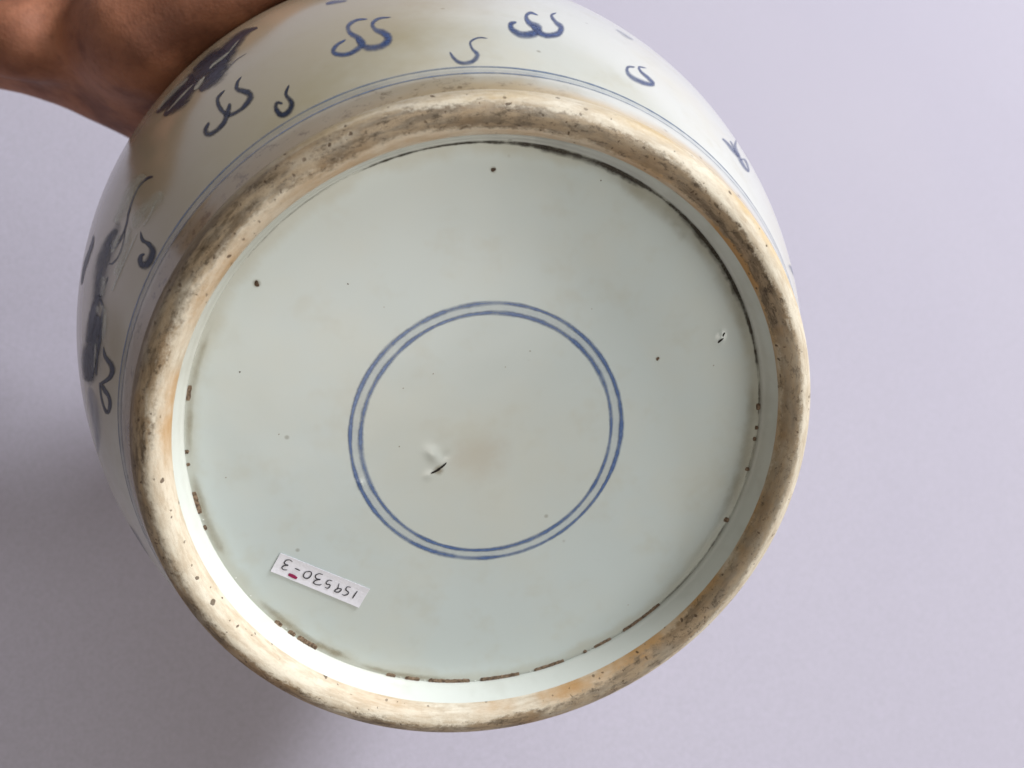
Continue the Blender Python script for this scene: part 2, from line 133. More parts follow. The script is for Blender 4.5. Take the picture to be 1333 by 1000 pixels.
  ('fig_line', 0.8, [140.34,38.65,140.46,37.38,140.61,39.35,140.73,38.07,140.89,40.16,140.99,38.77,141.2,40.91,141.24,39.34,141.57,41.62,141.52,39.9,141.98,42.13,141.88,40.43,142.41,42.51,142.29,40.94,142.87,42.8,142.73,41.37,143.31,42.91,143.16,41.61,143.74,42.94,143.57,41.66,144.18,42.79,143.99,41.51,144.61,42.51,144.41,41.23,145.07,42.21,144.85,40.88,145.55,41.71,145.31,40.38,146.07,41.19,145.8,39.75,146.57,40.56,146.28,39.06,147.03,39.99,146.72,38.44,147.41,39.39,147.08,37.85,147.72,38.75,147.4,37.27,148.03,38.17,147.73,36.69,148.43,37.76,148.14,36.2,148.95,37.48,148.67,35.86,149.57,37.35,149.28,35.6,150.19,37.34,149.91,35.47,150.75,37.49,150.49,35.61,151.26,37.84,151.04,35.95,151.75,38.32,151.59,36.54,152.15,38.91,152.09,37.34,152.32,39.28,152.54,38.61,152.34,39.46,152.75,40.29,152.34,40.47,152.71,41.57,152.28,41.71,152.61,42.75,152.27,43.04,152.54,43.86]),
  ('fig_line', 0.7, [148.74,36.92,148.54,36.03,149.09,36.33,148.87,35.38,149.44,35.73,149.21,34.73,149.79,35.19,149.56,34.13,150.15,34.72,149.91,33.6,150.51,34.37,150.26,33.19,150.88,34.15,150.63,32.9,151.26,34.05,151.01,32.68,151.64,34.02,151.39,32.58,152.0,34.05,151.77,32.6,152.35,34.21,152.14,32.7,152.68,34.39,152.5,32.92,153.0,34.69,152.86,33.28,153.31,35.06,153.2,33.7,153.59,35.44,153.51,34.2,153.82,35.84,153.8,34.77,153.97,36.16,154.04,35.36,154.08,36.5,154.23,36.04,154.19,36.95,154.37,36.68,154.32,37.53,154.49,37.25,154.46,38.1,154.61,37.77]),
  ('fig_band', 0.7, [150.27,43.93,149.81,40.32,150.7,44.5,150.16,40.23,151.14,45.12,150.51,40.15,151.59,45.79,150.85,40.12,152.06,46.4,151.18,40.04,152.52,46.94,151.5,39.9,152.98,47.35,151.8,39.64,153.43,47.76,152.11,39.43,153.87,48.05,152.42,39.11,154.32,48.33,152.75,38.89,154.76,48.43,153.11,38.6,155.21,48.52,153.5,38.42,155.69,48.53,153.93,38.28,156.16,48.42,154.36,38.14,156.63,48.24,154.79,38.0,157.1,47.94,155.23,37.85,157.53,47.47,155.66,37.65,157.95,46.88,156.11,37.49,158.35,46.24,156.57,37.26,158.76,45.59,157.03,37.03,159.16,45.01,157.47,36.75,159.58,44.47,157.91,36.46,159.98,43.89,158.34,36.12,160.38,43.36,158.76,35.71,160.79,42.83,159.19,35.36,161.2,42.36,159.63,35.01]),
  ('fig_band', 0.85, [159.82,40.8,159.04,36.07,160.23,41.27,159.39,36.14,160.66,41.79,159.74,36.21,161.1,42.35,160.09,36.28,161.55,42.85,160.43,36.35,162.0,43.28,160.75,36.36,162.44,43.59,161.08,36.31,162.86,43.78,161.42,36.25,163.29,43.97,161.76,36.14,163.7,44.05,162.1,36.01,164.12,44.11,162.45,35.88,164.56,44.16,162.79,35.63,164.99,44.1,163.13,35.32,165.41,44.04,163.5,35.05,165.83,44.03,163.86,34.73,166.22,43.99,164.24,34.52,166.61,44.06,164.61,34.43,166.99,44.08,164.98,34.35,167.37,44.15,165.35,34.32,167.76,44.22,165.71,34.3,168.15,44.35,166.08,34.28]),
  ('fig_band', 0.75, [162.45,38.13,161.49,34.28,162.8,37.94,161.64,33.44,163.13,37.75,161.78,32.54,163.45,37.58,161.94,31.63,163.79,37.63,162.17,30.82,164.17,37.92,162.5,30.2,164.6,38.47,162.91,29.85,165.13,39.29,163.36,29.67,165.74,40.35,163.83,29.66,166.42,41.55,164.28,29.67,167.11,42.66,164.72,29.68,167.79,43.66,165.22,29.83,168.48,44.7,165.76,30.03,169.2,45.77,166.32,30.34,169.91,46.83,166.86,30.66,170.59,47.79,167.34,30.94,171.18,48.55,167.78,31.24,171.69,49.06,168.18,31.5,172.15,49.37,168.58,31.77,172.56,49.46,168.99,32.08,172.97,49.43,169.43,32.38,173.36,49.18,169.91,32.77,173.7,48.66,170.43,33.26,174.02,48.03,170.96,33.73,174.32,47.36,171.53,34.3,174.64,46.79,172.1,34.87]),
  ('fig_band', 0.85, [159.84,36.91,159.44,35.67,159.92,36.24,159.48,34.95,159.99,35.58,159.51,34.18,160.07,34.97,159.55,33.4,160.17,34.47,159.63,32.67,160.31,34.08,159.78,32.08,160.51,33.79,160.01,31.71,160.76,33.59,160.29,31.5,161.07,33.49,160.61,31.39,161.39,33.38,160.93,31.29,161.72,33.26,161.24,31.13,162.03,33.04,161.55,30.96,162.36,32.86,161.88,30.78,162.7,32.73,162.21,30.6,163.05,32.55,162.56,30.42,163.41,32.41,162.93,30.28,163.79,32.33,163.29,30.15,164.16,32.19,163.68,30.06,164.56,32.15,164.07,29.97,164.98,32.1,164.5,29.92,165.47,32.14,164.98,29.9,166.01,32.2,165.54,29.97,166.66,32.45,166.16,30.11,167.32,32.69,166.82,30.31,167.97,32.93,167.45,30.5,168.55,33.08,168.0,30.62,169.03,33.05,168.48,30.65,169.43,32.87,168.9,30.65,169.8,32.65,169.3,30.6,170.14,32.38,169.68,30.5,170.52,32.22,170.1,30.49]),
  ('fig_band', 0.9, [167.65,35.28,167.26,33.53,168.05,35.36,167.61,33.39,168.45,35.48,167.96,33.25,168.86,35.61,168.32,33.16,169.27,35.74,168.68,33.07,169.67,35.86,169.08,33.14,170.09,36.04,169.51,33.31,170.51,36.21,169.96,33.6,170.93,36.38,170.43,33.99,171.36,36.6,170.9,34.38,171.81,36.87,171.38,34.82]),
  ('fig_wash', 0.4, [174.03,40.97,173.4,38.42,174.46,41.42,173.37,37.05,174.89,41.92,173.33,35.68,175.34,42.52,173.31,34.42,175.78,43.01,173.35,33.29,176.22,43.37,173.45,32.26,176.66,43.5,173.65,31.41,177.08,43.4,173.9,30.64,177.5,43.24,174.21,30.02,177.91,43.03,174.56,29.5,178.31,42.82,174.94,29.14,178.69,42.57,175.36,28.94,179.06,42.26,175.81,28.9,179.41,41.9,176.29,28.96,179.78,41.59,176.8,29.13,180.18,41.44,177.33,29.4,180.62,41.44,177.88,29.77,181.06,41.5,178.45,30.25,181.53,41.65,179.04,30.83,182.04,41.94,179.67,31.56,182.6,42.32,180.36,32.43,183.22,42.89,181.11,33.48,183.91,43.69,181.94,34.82,184.68,44.78,182.86,36.51,185.57,46.42,183.87,38.64,186.68,49.09,185.0,41.31]),
  ('edge_reflection', 0.9, [155.43,64.85,155.01,62.12,155.66,64.62,155.14,61.27,155.89,64.44,155.25,60.37,156.12,64.26,155.38,59.52,156.38,64.19,155.56,58.82,156.7,64.26,155.82,58.33,157.12,64.64,156.17,58.09,157.63,65.27,156.59,58.05,158.2,66.1,157.05,58.12,158.79,67.03,157.53,58.29,159.35,67.79,157.99,58.47,159.86,68.33,158.45,58.71,160.37,68.82,158.92,59.06,160.86,69.19,159.41,59.46,161.31,69.35,159.89,59.91,161.75,69.33,160.36,60.26,162.11,68.89,160.82,60.54,162.42,68.12,161.27,60.77,162.7,67.19,161.72,60.99,162.98,66.32,162.18,61.26,163.29,65.61,162.65,61.59]),  # dark reflection along the silhouette, painted on as a stroke
  ('fig_line', 0.6, [155.96,35.91,155.77,34.86,156.25,35.96,156.05,34.85,156.54,36.01,156.32,34.79,156.83,36.06,156.6,34.77,157.13,36.16,156.9,34.81,157.45,36.25,157.23,34.9,157.82,36.51,157.61,35.1,158.25,36.92,158.03,35.45,158.69,37.32,158.46,35.8,159.11,37.61,158.84,36.05,159.46,37.62,159.15,36.14,159.7,37.24,159.37,35.9,159.85,36.59,159.53,35.44,159.95,35.85,159.67,34.92,160.04,35.1,159.8,34.29,160.15,34.42,159.96,33.76]),
  ('cloud_j', 0.95, [164.86,28.09,164.67,27.43,165.21,27.89,164.89,26.74,165.6,27.8,165.12,26.11,165.96,27.54,165.31,25.44,166.24,27.0,165.42,24.74,166.38,26.04,165.4,23.87,166.41,24.89,165.33,22.82,166.43,23.99,165.24,21.6,166.48,23.34,165.24,20.52,166.58,22.9,165.36,19.75,166.69,22.52,165.53,19.21,166.83,22.25,165.76,18.83,166.99,22.1,166.06,18.66,167.19,22.05,166.43,18.72,167.46,22.15,166.85,19.0,167.76,22.36,167.28,19.4,168.04,22.65,167.71,19.93,168.27,22.96,168.15,20.69,168.53,23.44,168.55,21.54,168.84,24.08,168.89,22.35,169.16,24.77,169.24,23.16,169.46,25.53,169.62,24.13,169.82,26.51,169.96,25.05,170.27,27.67,170.18,25.61,170.78,28.61,170.19,25.66,171.11,28.59,170.17,25.49,171.27,28.07,170.2,25.1,171.36,27.4,170.2,24.35,171.43,26.67,170.24,23.64,171.45,25.73,170.31,22.97,171.45,24.67,170.37,22.13,171.44,23.68,170.46,21.26,171.5,22.97,170.61,20.55,171.64,22.51,170.8,20.06,171.82,22.16,171.03,19.68,172.05,22.02,171.3,19.4,172.34,22.04,171.67,19.37,172.77,22.28,172.16,19.59,173.32,22.76,172.76,20.05,173.8,23.33,173.36,20.69,173.83,23.25,174.06,22.01,173.59,22.29,174.54,24.36,173.58,22.85,174.46,25.27,173.48,23.59,174.27,25.94,173.33,24.23,174.07,26.5,173.17,24.82,173.84,27.0,172.93,25.28,173.56,27.42,172.66,25.75,173.26,27.79,172.39,26.15,172.96,28.15,172.11,26.51,172.64,28.41,171.82,26.87,172.31,28.67,171.52,27.11,171.98,28.81,171.26,27.39,171.69,28.99,171.04,27.59,171.43,29.08,170.85,27.76,171.21,29.15,170.65,27.87,170.98,29.16,170.45,28.0,170.77,29.23]),
  ('dash_l', 0.5, [197.64,41.22,195.49,32.75,198.08,40.63,195.63,31.07,198.54,40.08,195.79,29.49,198.98,39.49,196.01,28.15,199.42,38.9,196.3,27.1,199.84,38.32,196.68,26.4,200.24,37.76,197.12,25.99,200.64,37.21,197.64,25.92,201.02,36.66,198.22,26.1,201.41,36.06,198.88,26.55,201.83,35.49,199.67,27.37,202.25,34.87,200.65,28.83,202.7,34.28,202.28,32.77,203.15,33.64,203.23,34.05,203.6,33.0,203.66,33.32,204.04,32.36,204.09,32.59]),
  ('smudge_m', 0.35, [65.46,60.59,64.99,63.56,65.23,59.91,64.66,63.51,65.01,59.18,64.32,63.57,64.78,58.56,63.97,63.64,64.53,58.04,63.64,63.64,64.25,57.73,63.32,63.6,63.91,57.75,63.02,63.51,63.55,58.03,62.73,63.26,63.16,58.42,62.45,63.01,62.77,58.91,62.17,62.76,62.37,59.4,61.87,62.61]),
  ('pale', 0.55, [122.6,64.86,122.53,63.39,122.87,64.85,122.78,63.06,123.13,64.89,123.03,62.68,123.4,64.87,123.28,62.41,123.66,64.92,123.53,62.15,123.92,64.9,123.79,61.94,124.18,64.94,124.05,61.86,124.44,65.04,124.31,61.84,124.7,65.08,124.57,61.88,124.96,65.06,124.81,61.92,125.2,64.97,125.05,61.96,125.43,64.76,125.26,61.94,125.63,64.37,125.47,61.92,125.82,63.99,125.68,61.84,126.01,63.59,125.89,61.82,126.2,63.26,126.1,61.79]),
  ('pale', 0.8, [127.16,60.3,127.04,58.95,127.35,60.22,127.2,58.43,127.55,60.25,127.35,57.97,127.74,60.23,127.5,57.45,127.93,60.14,127.66,57.0,128.12,60.05,127.82,56.65,128.32,59.9,128.0,56.32,128.51,59.62,128.18,55.98,128.69,59.41,128.37,55.76,128.86,59.13,128.55,55.55,128.99,58.87,128.71,55.52,129.09,58.66,128.86,55.56,129.16,58.4,128.98,55.68,129.22,58.14,129.08,55.91,129.29,57.88,129.18,56.15,129.36,57.62,129.28,56.38]),
  ('pale', 0.55, [129.05,61.84,128.97,60.67,129.44,61.84,129.35,60.49,129.83,61.84,129.72,60.25,130.22,61.89,130.1,60.11,130.61,61.95,130.47,59.93,130.98,61.94,130.83,59.8,131.34,61.88,131.18,59.68,131.69,61.81,131.52,59.55,132.03,61.74,131.86,59.48,132.37,61.67,132.2,59.42,132.71,61.55,132.54,59.41,133.05,61.47,132.9,59.46,133.39,61.34,133.26,59.57,133.73,61.2,133.61,59.68,134.07,61.12,133.98,59.85,134.42,61.04,134.34,60.01]),
  ('pale', 0.4, [120.71,70.13,120.64,68.98,120.95,69.52,120.86,68.12,121.2,68.96,121.1,67.32,121.45,68.41,121.32,66.52,121.69,67.85,121.55,65.84,121.91,67.29,121.77,65.21,122.11,66.73,121.97,64.71,122.3,66.11,122.17,64.33,122.47,65.48,122.36,64.01,122.65,64.86,122.55,63.64,122.82,64.29,122.75,63.31]),
  ('pale', 0.5, [150.11,39.68,149.78,37.71,150.54,39.88,150.09,37.26,150.98,40.13,150.42,36.8,151.42,40.39,150.75,36.4,151.83,40.64,151.07,36.07,152.18,40.68,151.38,35.93,152.44,40.56,151.68,35.99,152.64,40.28,151.97,36.18,152.81,39.95,152.25,36.51,152.97,39.62,152.53,36.89,153.15,39.28,152.81,37.21]),
  ('pale', 0.5, [148.01,35.28,147.54,33.06,148.5,34.95,147.96,32.38,149.0,34.63,148.37,31.69,149.5,34.35,148.8,31.0,150.01,34.13,149.24,30.43,150.51,33.86,149.73,29.97,151.04,33.69,150.25,29.62,151.6,33.51,150.8,29.32,152.16,33.34,151.37,29.14,152.7,33.22,151.92,29.04,153.18,33.07,152.43,29.01,153.59,32.88,152.89,29.06,153.95,32.72,153.33,29.25,154.28,32.56,153.72,29.4,154.61,32.4,154.13,29.66,154.96,32.24,154.54,29.86]),
  ('pale', 0.5, [160.17,35.23,159.58,33.45,160.31,34.59,159.63,32.6,160.42,33.9,159.65,31.7,160.53,33.27,159.69,30.79,160.67,32.76,159.78,29.92,160.85,32.34,159.97,29.24,161.1,31.96,160.24,28.66,161.42,31.6,160.58,28.23,161.78,31.34,160.96,27.96,162.16,31.08,161.35,27.7,162.53,30.81,161.75,27.55,162.89,30.55,162.16,27.46,163.25,30.29,162.59,27.42,163.62,30.03,163.02,27.45,164.0,29.82,163.47,27.52,164.38,29.61,163.91,27.6]),
  ('pale', 0.45, [165.84,34.6,165.55,33.34,166.25,34.49,165.92,33.07,166.67,34.44,166.29,32.79,167.08,34.38,166.65,32.52,167.49,34.33,167.03,32.3,167.9,34.33,167.42,32.2,168.29,34.29,167.83,32.21,168.67,34.31,168.24,32.34,169.04,34.28,168.66,32.53,169.42,34.29,169.09,32.77,169.8,34.31,169.51,32.95]),
  ('pale', 0.5, [141.47,44.48,141.29,40.75,141.86,45.38,141.66,40.95,142.25,46.39,142.02,41.16,142.68,47.45,142.35,41.37,143.18,48.48,142.64,41.4,143.71,49.24,142.92,41.43,144.24,49.62,143.24,41.32,144.74,49.75,143.61,41.19,145.22,49.7,144.02,40.99,145.68,49.58,144.46,40.82,146.13,49.47,144.92,40.66,146.61,49.41,145.38,40.55,147.11,49.34,145.87,40.5,147.61,49.26,146.37,40.44,148.08,49.07,146.86,40.44,148.52,48.89,147.35,40.56,148.9,48.6,147.8,40.77,149.25,48.26,148.26,41.15,149.58,47.87,148.7,41.55,149.91,47.48,149.13,41.94,150.25,47.14,149.59,42.39]),
  ('pale', 0.45, [140.54,31.05,140.13,27.3,140.94,31.45,140.44,27.07,141.34,31.86,140.76,26.78,141.72,32.32,141.1,26.54,142.05,32.74,141.48,26.42,142.31,33.12,141.94,26.54,142.53,33.45,142.42,26.92,142.79,33.89,142.85,27.46,143.15,34.48,143.18,28.0,143.62,35.17,143.43,28.39,144.15,35.76,143.65,28.65,144.64,36.05,143.93,28.88,145.11,36.26,144.27,29.03,145.56,36.35,144.65,29.22,145.97,36.27,145.04,29.41,146.36,36.12,145.4,29.61,146.7,35.79,145.74,29.82,146.99,35.23,146.09,30.08,147.24,34.68,146.45,30.28,147.47,34.07,146.83,30.53,147.7,33.52,147.22,30.78]),
  ('pale', 0.5, [147.39,29.46,147.26,28.72,147.86,29.41,147.71,28.55,148.35,29.41,148.18,28.43,148.83,29.42,148.64,28.31,149.33,29.41,149.12,28.19,149.84,29.46,149.61,28.12,150.37,29.5,150.13,28.09,150.91,29.53,150.67,28.07,151.47,29.62,151.22,28.1,152.04,29.7,151.78,28.12,152.63,29.82,152.35,28.19,153.26,29.93,152.96,28.24,153.92,30.02,153.62,28.28,154.58,30.16,154.28,28.42,155.19,30.27,154.89,28.53,155.7,30.41,155.4,28.68,156.07,30.49,155.78,28.82,156.33,30.49,156.06,28.95,156.54,30.52,156.29,29.04,156.73,30.49,156.5,29.19,156.95,30.51,156.75,29.33]),
  ('pale', 0.5, [142.45,29.31,142.28,28.37,142.86,29.11,142.67,28.05,143.29,28.91,143.06,27.72,143.71,28.76,143.47,27.44,144.11,28.62,143.86,27.18,144.48,28.49,144.26,27.1,144.82,28.44,144.63,27.11,145.14,28.46,144.97,27.19,145.44,28.48,145.31,27.4,145.75,28.5,145.64,27.61,146.07,28.51,145.97,27.76]),
  ('pale', 0.5, [156.93,39.92,156.12,36.34,157.2,39.66,156.34,35.85,157.47,39.39,156.58,35.42,157.74,39.13,156.8,34.93,158.0,38.87,157.05,34.55,158.24,38.56,157.31,34.29,158.47,38.32,157.59,34.15,158.68,38.02,157.87,34.13,158.89,37.73,158.16,34.18,159.11,37.48,158.45,34.23,159.33,37.18,158.73,34.27]),
  ('pale', 0.5, [129.59,72.31,129.4,68.89,130.02,72.71,129.8,68.82,130.46,73.18,130.21,68.75,130.9,73.65,130.61,68.69,131.35,74.16,131.02,68.67,131.8,74.55,131.44,68.66,132.26,74.88,131.87,68.7,132.72,75.15,132.31,68.79,133.18,75.35,132.75,68.94,133.64,75.48,133.19,69.03,134.09,75.38,133.63,69.12,134.51,74.99,134.07,69.2,134.92,74.41,134.51,69.22,135.31,73.72,134.95,69.29,135.71,73.08,135.4,69.31,136.11,72.56,135.86,69.49]),
  ('pale', 0.5, [161.12,38.61,160.39,35.49,161.32,38.44,160.55,35.16,161.5,38.22,160.72,34.87,161.7,38.05,160.87,34.54,161.9,37.88,161.03,34.21,162.09,37.71,161.2,33.93]),
]
# ------------------------------------------------------------------ mesh helpers
def mesh_obj(name, verts, faces, mat, parent=None, smooth=True, attrs=None):
    me = bpy.data.meshes.new(name)
    me.from_pydata([tuple(map(float, v)) for v in verts], [], [tuple(map(int, f)) for f in faces])
    if smooth: me.polygons.foreach_set('use_smooth', [True]*len(me.polygons))
    for k, a in (attrs or {}).items():
        at = me.attributes.new(k, 'FLOAT', 'POINT'); at.data.foreach_set('value', np.asarray(a, np.float32))
    me.materials.append(mat); me.update()
    o = bpy.data.objects.new(name, me); COL.objects.link(o)
    if parent is not None: o.parent = parent
    return o
def cr1(P, n):
    P = np.array(P, float); Q = np.vstack([2*P[0]-P[1], P, 2*P[-1]-P[-2]]); o = []
    for i in range(1, len(Q)-2):
        a, b, c, d = Q[i-1:i+3]
        for t in np.linspace(0, 1, n, endpoint=False):
            o.append(.5*((2*b)+(c-a)*t+(2*a-5*b+4*c-d)*t*t+(3*b-a-3*c+d)*t**3))
    o.append(P[-1]); return np.array(o)

# ------------------------------------------------------------------ materials
def glaze_color(m, base, patch, stain=None):
    c = m.mix(m.step(m.noise(22, 4, .6), .40, .68), base, patch)
    c = m.mix(m.math('MULTIPLY', m.step(m.noise(75, 3, .7), .5, .75), .28), c, (.50, .50, .42))
    d, col = m.voro(210)
    sx = m.n.new('ShaderNodeSeparateColor'); m.put(sx.inputs[0], col)
    rare = m.math('GREATER_THAN', sx.outputs[0], .955)
    speck = m.math('MULTIPLY', m.step(d, .16, .05), rare)
    return m.mix(m.math('MULTIPLY', speck, .45), c, (.16, .13, .09))
def make_base_glaze():
    m = NT('base_glaze')
    c = glaze_color(m, (.565, .635, .63), (.585, .63, .595))
    sep = m.n.new('ShaderNodeSeparateXYZ'); m.put(sep.inputs[0], m.obj())
    r = m.math('SQRT', m.math('ADD', m.math('MULTIPLY', sep.outputs[0], sep.outputs[0]), m.math('MULTIPLY', sep.outputs[1], sep.outputs[1])))
    # tan bloom where the body shows through in the middle, and dust caught near the edge
    cx = m.math('ADD', sep.outputs[0], .0026); cy = m.math('ADD', sep.outputs[1], .004)
    rc = m.math('SQRT', m.math('ADD', m.math('MULTIPLY', cx, cx), m.math('MULTIPLY', cy, cy)))
    rc = m.math('ADD', rc, m.math('MULTIPLY', m.math('SUBTRACT', m.noise(160, 3), .5), .010))
    c = m.mix(m.math('MULTIPLY', m.step(rc, .010, .001), .42), c, (.46, .39, .29))
    c = m.mix(m.math('MULTIPLY', m.step(rc, .046, .012), .20), c, (.56, .53, .42))
    rr = m.math('ADD', r, m.math('MULTIPLY', m.math('SUBTRACT', m.noise(90, 4, .6), .5), .006))
    c = m.mix(m.math('MULTIPLY', m.step(rr, .0660, .0695), .38), c, (.40, .36, .24))
    n = m.bump(m.noise(26, 2, .5), .35, .0012)
    n = m.bump(m.noise(420, 2, .5), .06, .0002, n)
    b = m.bsdf(c, m.math('ADD', .17, m.math('MULTIPLY', m.noise(30, 2), .12)), n)
    return m.done(b.outputs[0])
def make_wall_glaze():
    m = NT('well_glaze')
    c = glaze_color(m, (.68, .71, .65), (.69, .70, .63))
    n = m.bump(m.noise(50, 3), .3, .0008)
    return m.done(m.bsdf(c, .14, n).outputs[0])
def make_body_glaze():
    m = NT('body_glaze')
    c = glaze_color(m, (.60, .61, .56), (.60, .585, .50))
    v = m.attr('depth')                                       # metres up the body from the foot
    vv = m.math('ADD', v, m.math('MULTIPLY', m.math('SUBTRACT', m.noise(55, 4, .65), .5), .008))
    c = m.mix(m.math('MULTIPLY', m.step(vv, .0115, .0065), .75), c, (.56, .42, .22))
    d, col = m.voro(330)
    sx = m.n.new('ShaderNodeSeparateColor'); m.put(sx.inputs[0], col)
    sp = m.math('MULTIPLY', m.math('MULTIPLY', m.step(d, .3, .12), m.math('GREATER_THAN', sx.outputs[1], .8)), m.step(vv, .011, .007))
    c = m.mix(sp, c, (.10, .06, .03))
    c = m.mix(m.math('MULTIPLY', m.step(m.noise(38, 5, .7), .56, .72), .22), c, (.50, .43, .27))
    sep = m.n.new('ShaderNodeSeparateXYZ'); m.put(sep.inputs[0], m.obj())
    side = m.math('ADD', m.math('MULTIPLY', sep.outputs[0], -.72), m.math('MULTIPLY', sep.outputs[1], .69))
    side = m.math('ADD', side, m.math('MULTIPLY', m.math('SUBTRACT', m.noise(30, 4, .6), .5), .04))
    c = m.mix(m.math('MULTIPLY', m.step(side, .050, .088), .80), c, (.35, .285, .155))  # shade and warm bounce from the hand painted into the upper-left glaze
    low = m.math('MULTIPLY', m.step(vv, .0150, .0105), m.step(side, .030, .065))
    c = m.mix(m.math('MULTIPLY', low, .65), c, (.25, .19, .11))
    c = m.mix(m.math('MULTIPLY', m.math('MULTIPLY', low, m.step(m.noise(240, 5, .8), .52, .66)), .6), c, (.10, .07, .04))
    n = m.bump(m.noise(18, 2, .5), .35, .0015)
    n = m.bump(m.noise(500, 2), .05, .0002, n)
    return m.done(m.bsdf(c, .16, n, .55).outputs[0])
def make_clay():
    m = NT('foot_clay')
    sep = m.n.new('ShaderNodeSeparateXYZ'); m.put(sep.inputs[0], m.obj())
    u = m.math('FRACT', m.math('ADD', m.math('DIVIDE', m.math('ARCTAN2', sep.outputs[1], sep.outputs[0]), 2*math.pi), 1.0))
    v = m.attr('across')
    def streak(k, kv, off=0.):                                 # turning marks: long round the ring, short across it
        c = m.n.new('ShaderNodeCombineXYZ')
        m.put(c.inputs[0], m.math('MULTIPLY', sep.outputs[0], k)); m.put(c.inputs[1], m.math('MULTIPLY', sep.outputs[1], k))
        m.put(c.inputs[2], m.math('ADD', m.math('MULTIPLY', v, kv), off)); return c.outputs[0]
    nb = m.noise(1, 5, .62, streak(62, 2.2))
    ns = m.noise(1, 5, .7, streak(120, 9, 4))
    nf = m.noise(1, 6, .8, streak(650, 12, 9))
    vn = m.math('ADD', v, m.math('MULTIPLY', m.math('SUBTRACT', nb, .5), .40))
    vn = m.math('ADD', vn, m.math('MULTIPLY', m.math('SUBTRACT', nf, .5), .36))
    cream = m.mix(m.step(ns, .36, .66), (.74, .68, .55), (.56, .475, .35))
    cream = m.mix(m.math('MULTIPLY', m.step(nf, .5, .7), .35), cream, (.44, .36, .26))
    ob = m.math('MULTIPLY', m.step(vn, .46, .10), m.step(m.noise(34, 4, .6), .34, .60))
    ol = m.ramp(u, [(0, .95), (.12, .95), (.2, .55), (.3, .5), (.40, .7), (.47, .8), (.50, .15), (.66, .2), (.75, .75), (.84, 1), (.92, 1), (1, .95)])
    c = m.mix(m.math('MULTIPLY', ob, ol), cream, (.50, .275, .095))
    o2 = m.math('MULTIPLY', m.math('MULTIPLY', m.step(vn, .55, .80), m.step(m.noise(30, 4), .40, .60)), .75)
    c = m.mix(o2, c, (.60, .44, .22))
    vc = m.ramp(u, [(0, .27), (.10, .27), (.17, .33), (.25, .44), (.36, .62), (.45, .74), (.53, .80), (.62, .66), (.70, .62), (.78, .52), (.86, .34), (.93, .27), (1, .27)])  # grime band pulled to the side turned from the light: part painted shade
    wd = m.ramp(u, [(0, .26), (.10, .20), (.17, .20), (.25, .22), (.36, .34), (.45, .40), (.53, .40), (.62, .24), (.70, .24), (.78, .26), (.86, .26), (1, .26)])
    amt = m.ramp(u, [(0, .75), (.08, 1), (.13, 1), (.20, .85), (.30, .95), (.36, 1), (.5, 1), (.64, 1), (.72, .95), (.80, .95), (.87, .9), (.94, .6), (1, .75)])
    g = m.math('SUBTRACT', 1.0, m.math('DIVIDE', m.math('ABSOLUTE', m.math('SUBTRACT', vn, vc)), wd), clamp=True)
    g = m.step(m.math('MULTIPLY', g, m.math('ADD', .55, ns)), .04, .5)
    g = m.math('MULTIPLY', m.math('MULTIPLY', g, amt), m.math('ADD', .55, m.math('MULTIPLY', m.step(nb, .3, .6), .45)))
    gc = m.mix(m.step(ns, .42, .60), (.155, .112, .068), (.34, .255, .16))
    gc = m.mix(m.math('MULTIPLY', m.step(m.noise(48, 3), .5, .66), .6), gc, (.30, .19, .09))
    c = m.mix(g, c, gc)
    dk = m.math('MULTIPLY', m.math('MULTIPLY', g, m.step(m.noise(1, 6, .85, streak(340, 9, 2)), .52, .62)), .85)
    c = m.mix(dk, c, (.06, .042, .026))
    ro = m.math('MULTIPLY', m.step(vn, .70, .92), m.ramp(u, [(0, 0), (.22, .2), (.33, .75), (.42, .9), (.6, .95), (.72, .6), (.82, .1), (1, 0)]))
    c = m.mix(m.math('MULTIPLY', ro, .85), c, (.20, .145, .075))  # left outer half darkened further: shade painted in over the grime
    # iron spots and pinholes of many sizes, some only faint
    warp = m.n.new('ShaderNodeVectorMath'); warp.operation = 'MULTIPLY_ADD'
    nz = m.n.new('ShaderNodeTexNoise'); nz.inputs['Scale'].default_value = 500; m.put(nz.inputs['Vector'], m.obj())
    m.put(warp.inputs[0], nz.outputs['Color']); warp.inputs[1].default_value = (.0016, .0016, .0016); m.put(warp.inputs[2], m.obj())
    pit = None
    for sc, th, rad_, s in ((300, .95, .20, .8), (560, .90, .28, .8), (900, .85, .34, .6)):
        d, col = m.voro(sc, warp.outputs[0])
        sx = m.n.new('ShaderNodeSeparateColor'); m.put(sx.inputs[0], col)
        rr = m.math('MULTIPLY', sx.outputs[2], rad_)
        spt = m.math('MULTIPLY', m.step(m.math('SUBTRACT', d, rr), .05, -.03), m.math('GREATER_THAN', sx.outputs[1], th))
        c = m.mix(m.math('MULTIPLY', spt, s), c, (.075, .042, .02))
        pit = spt if pit is None else m.math('MAXIMUM', pit, spt)
    bb = m.bump(nf, .35, .0004)
    bb = m.bump(m.noise(800, 4, .7), .35, .00025, bb)
    bb = m.bump(m.math('SUBTRACT', 1, pit), .6, .0003, bb)
    return m.done(m.bsdf(c, .6, bb, .3).outputs[0])
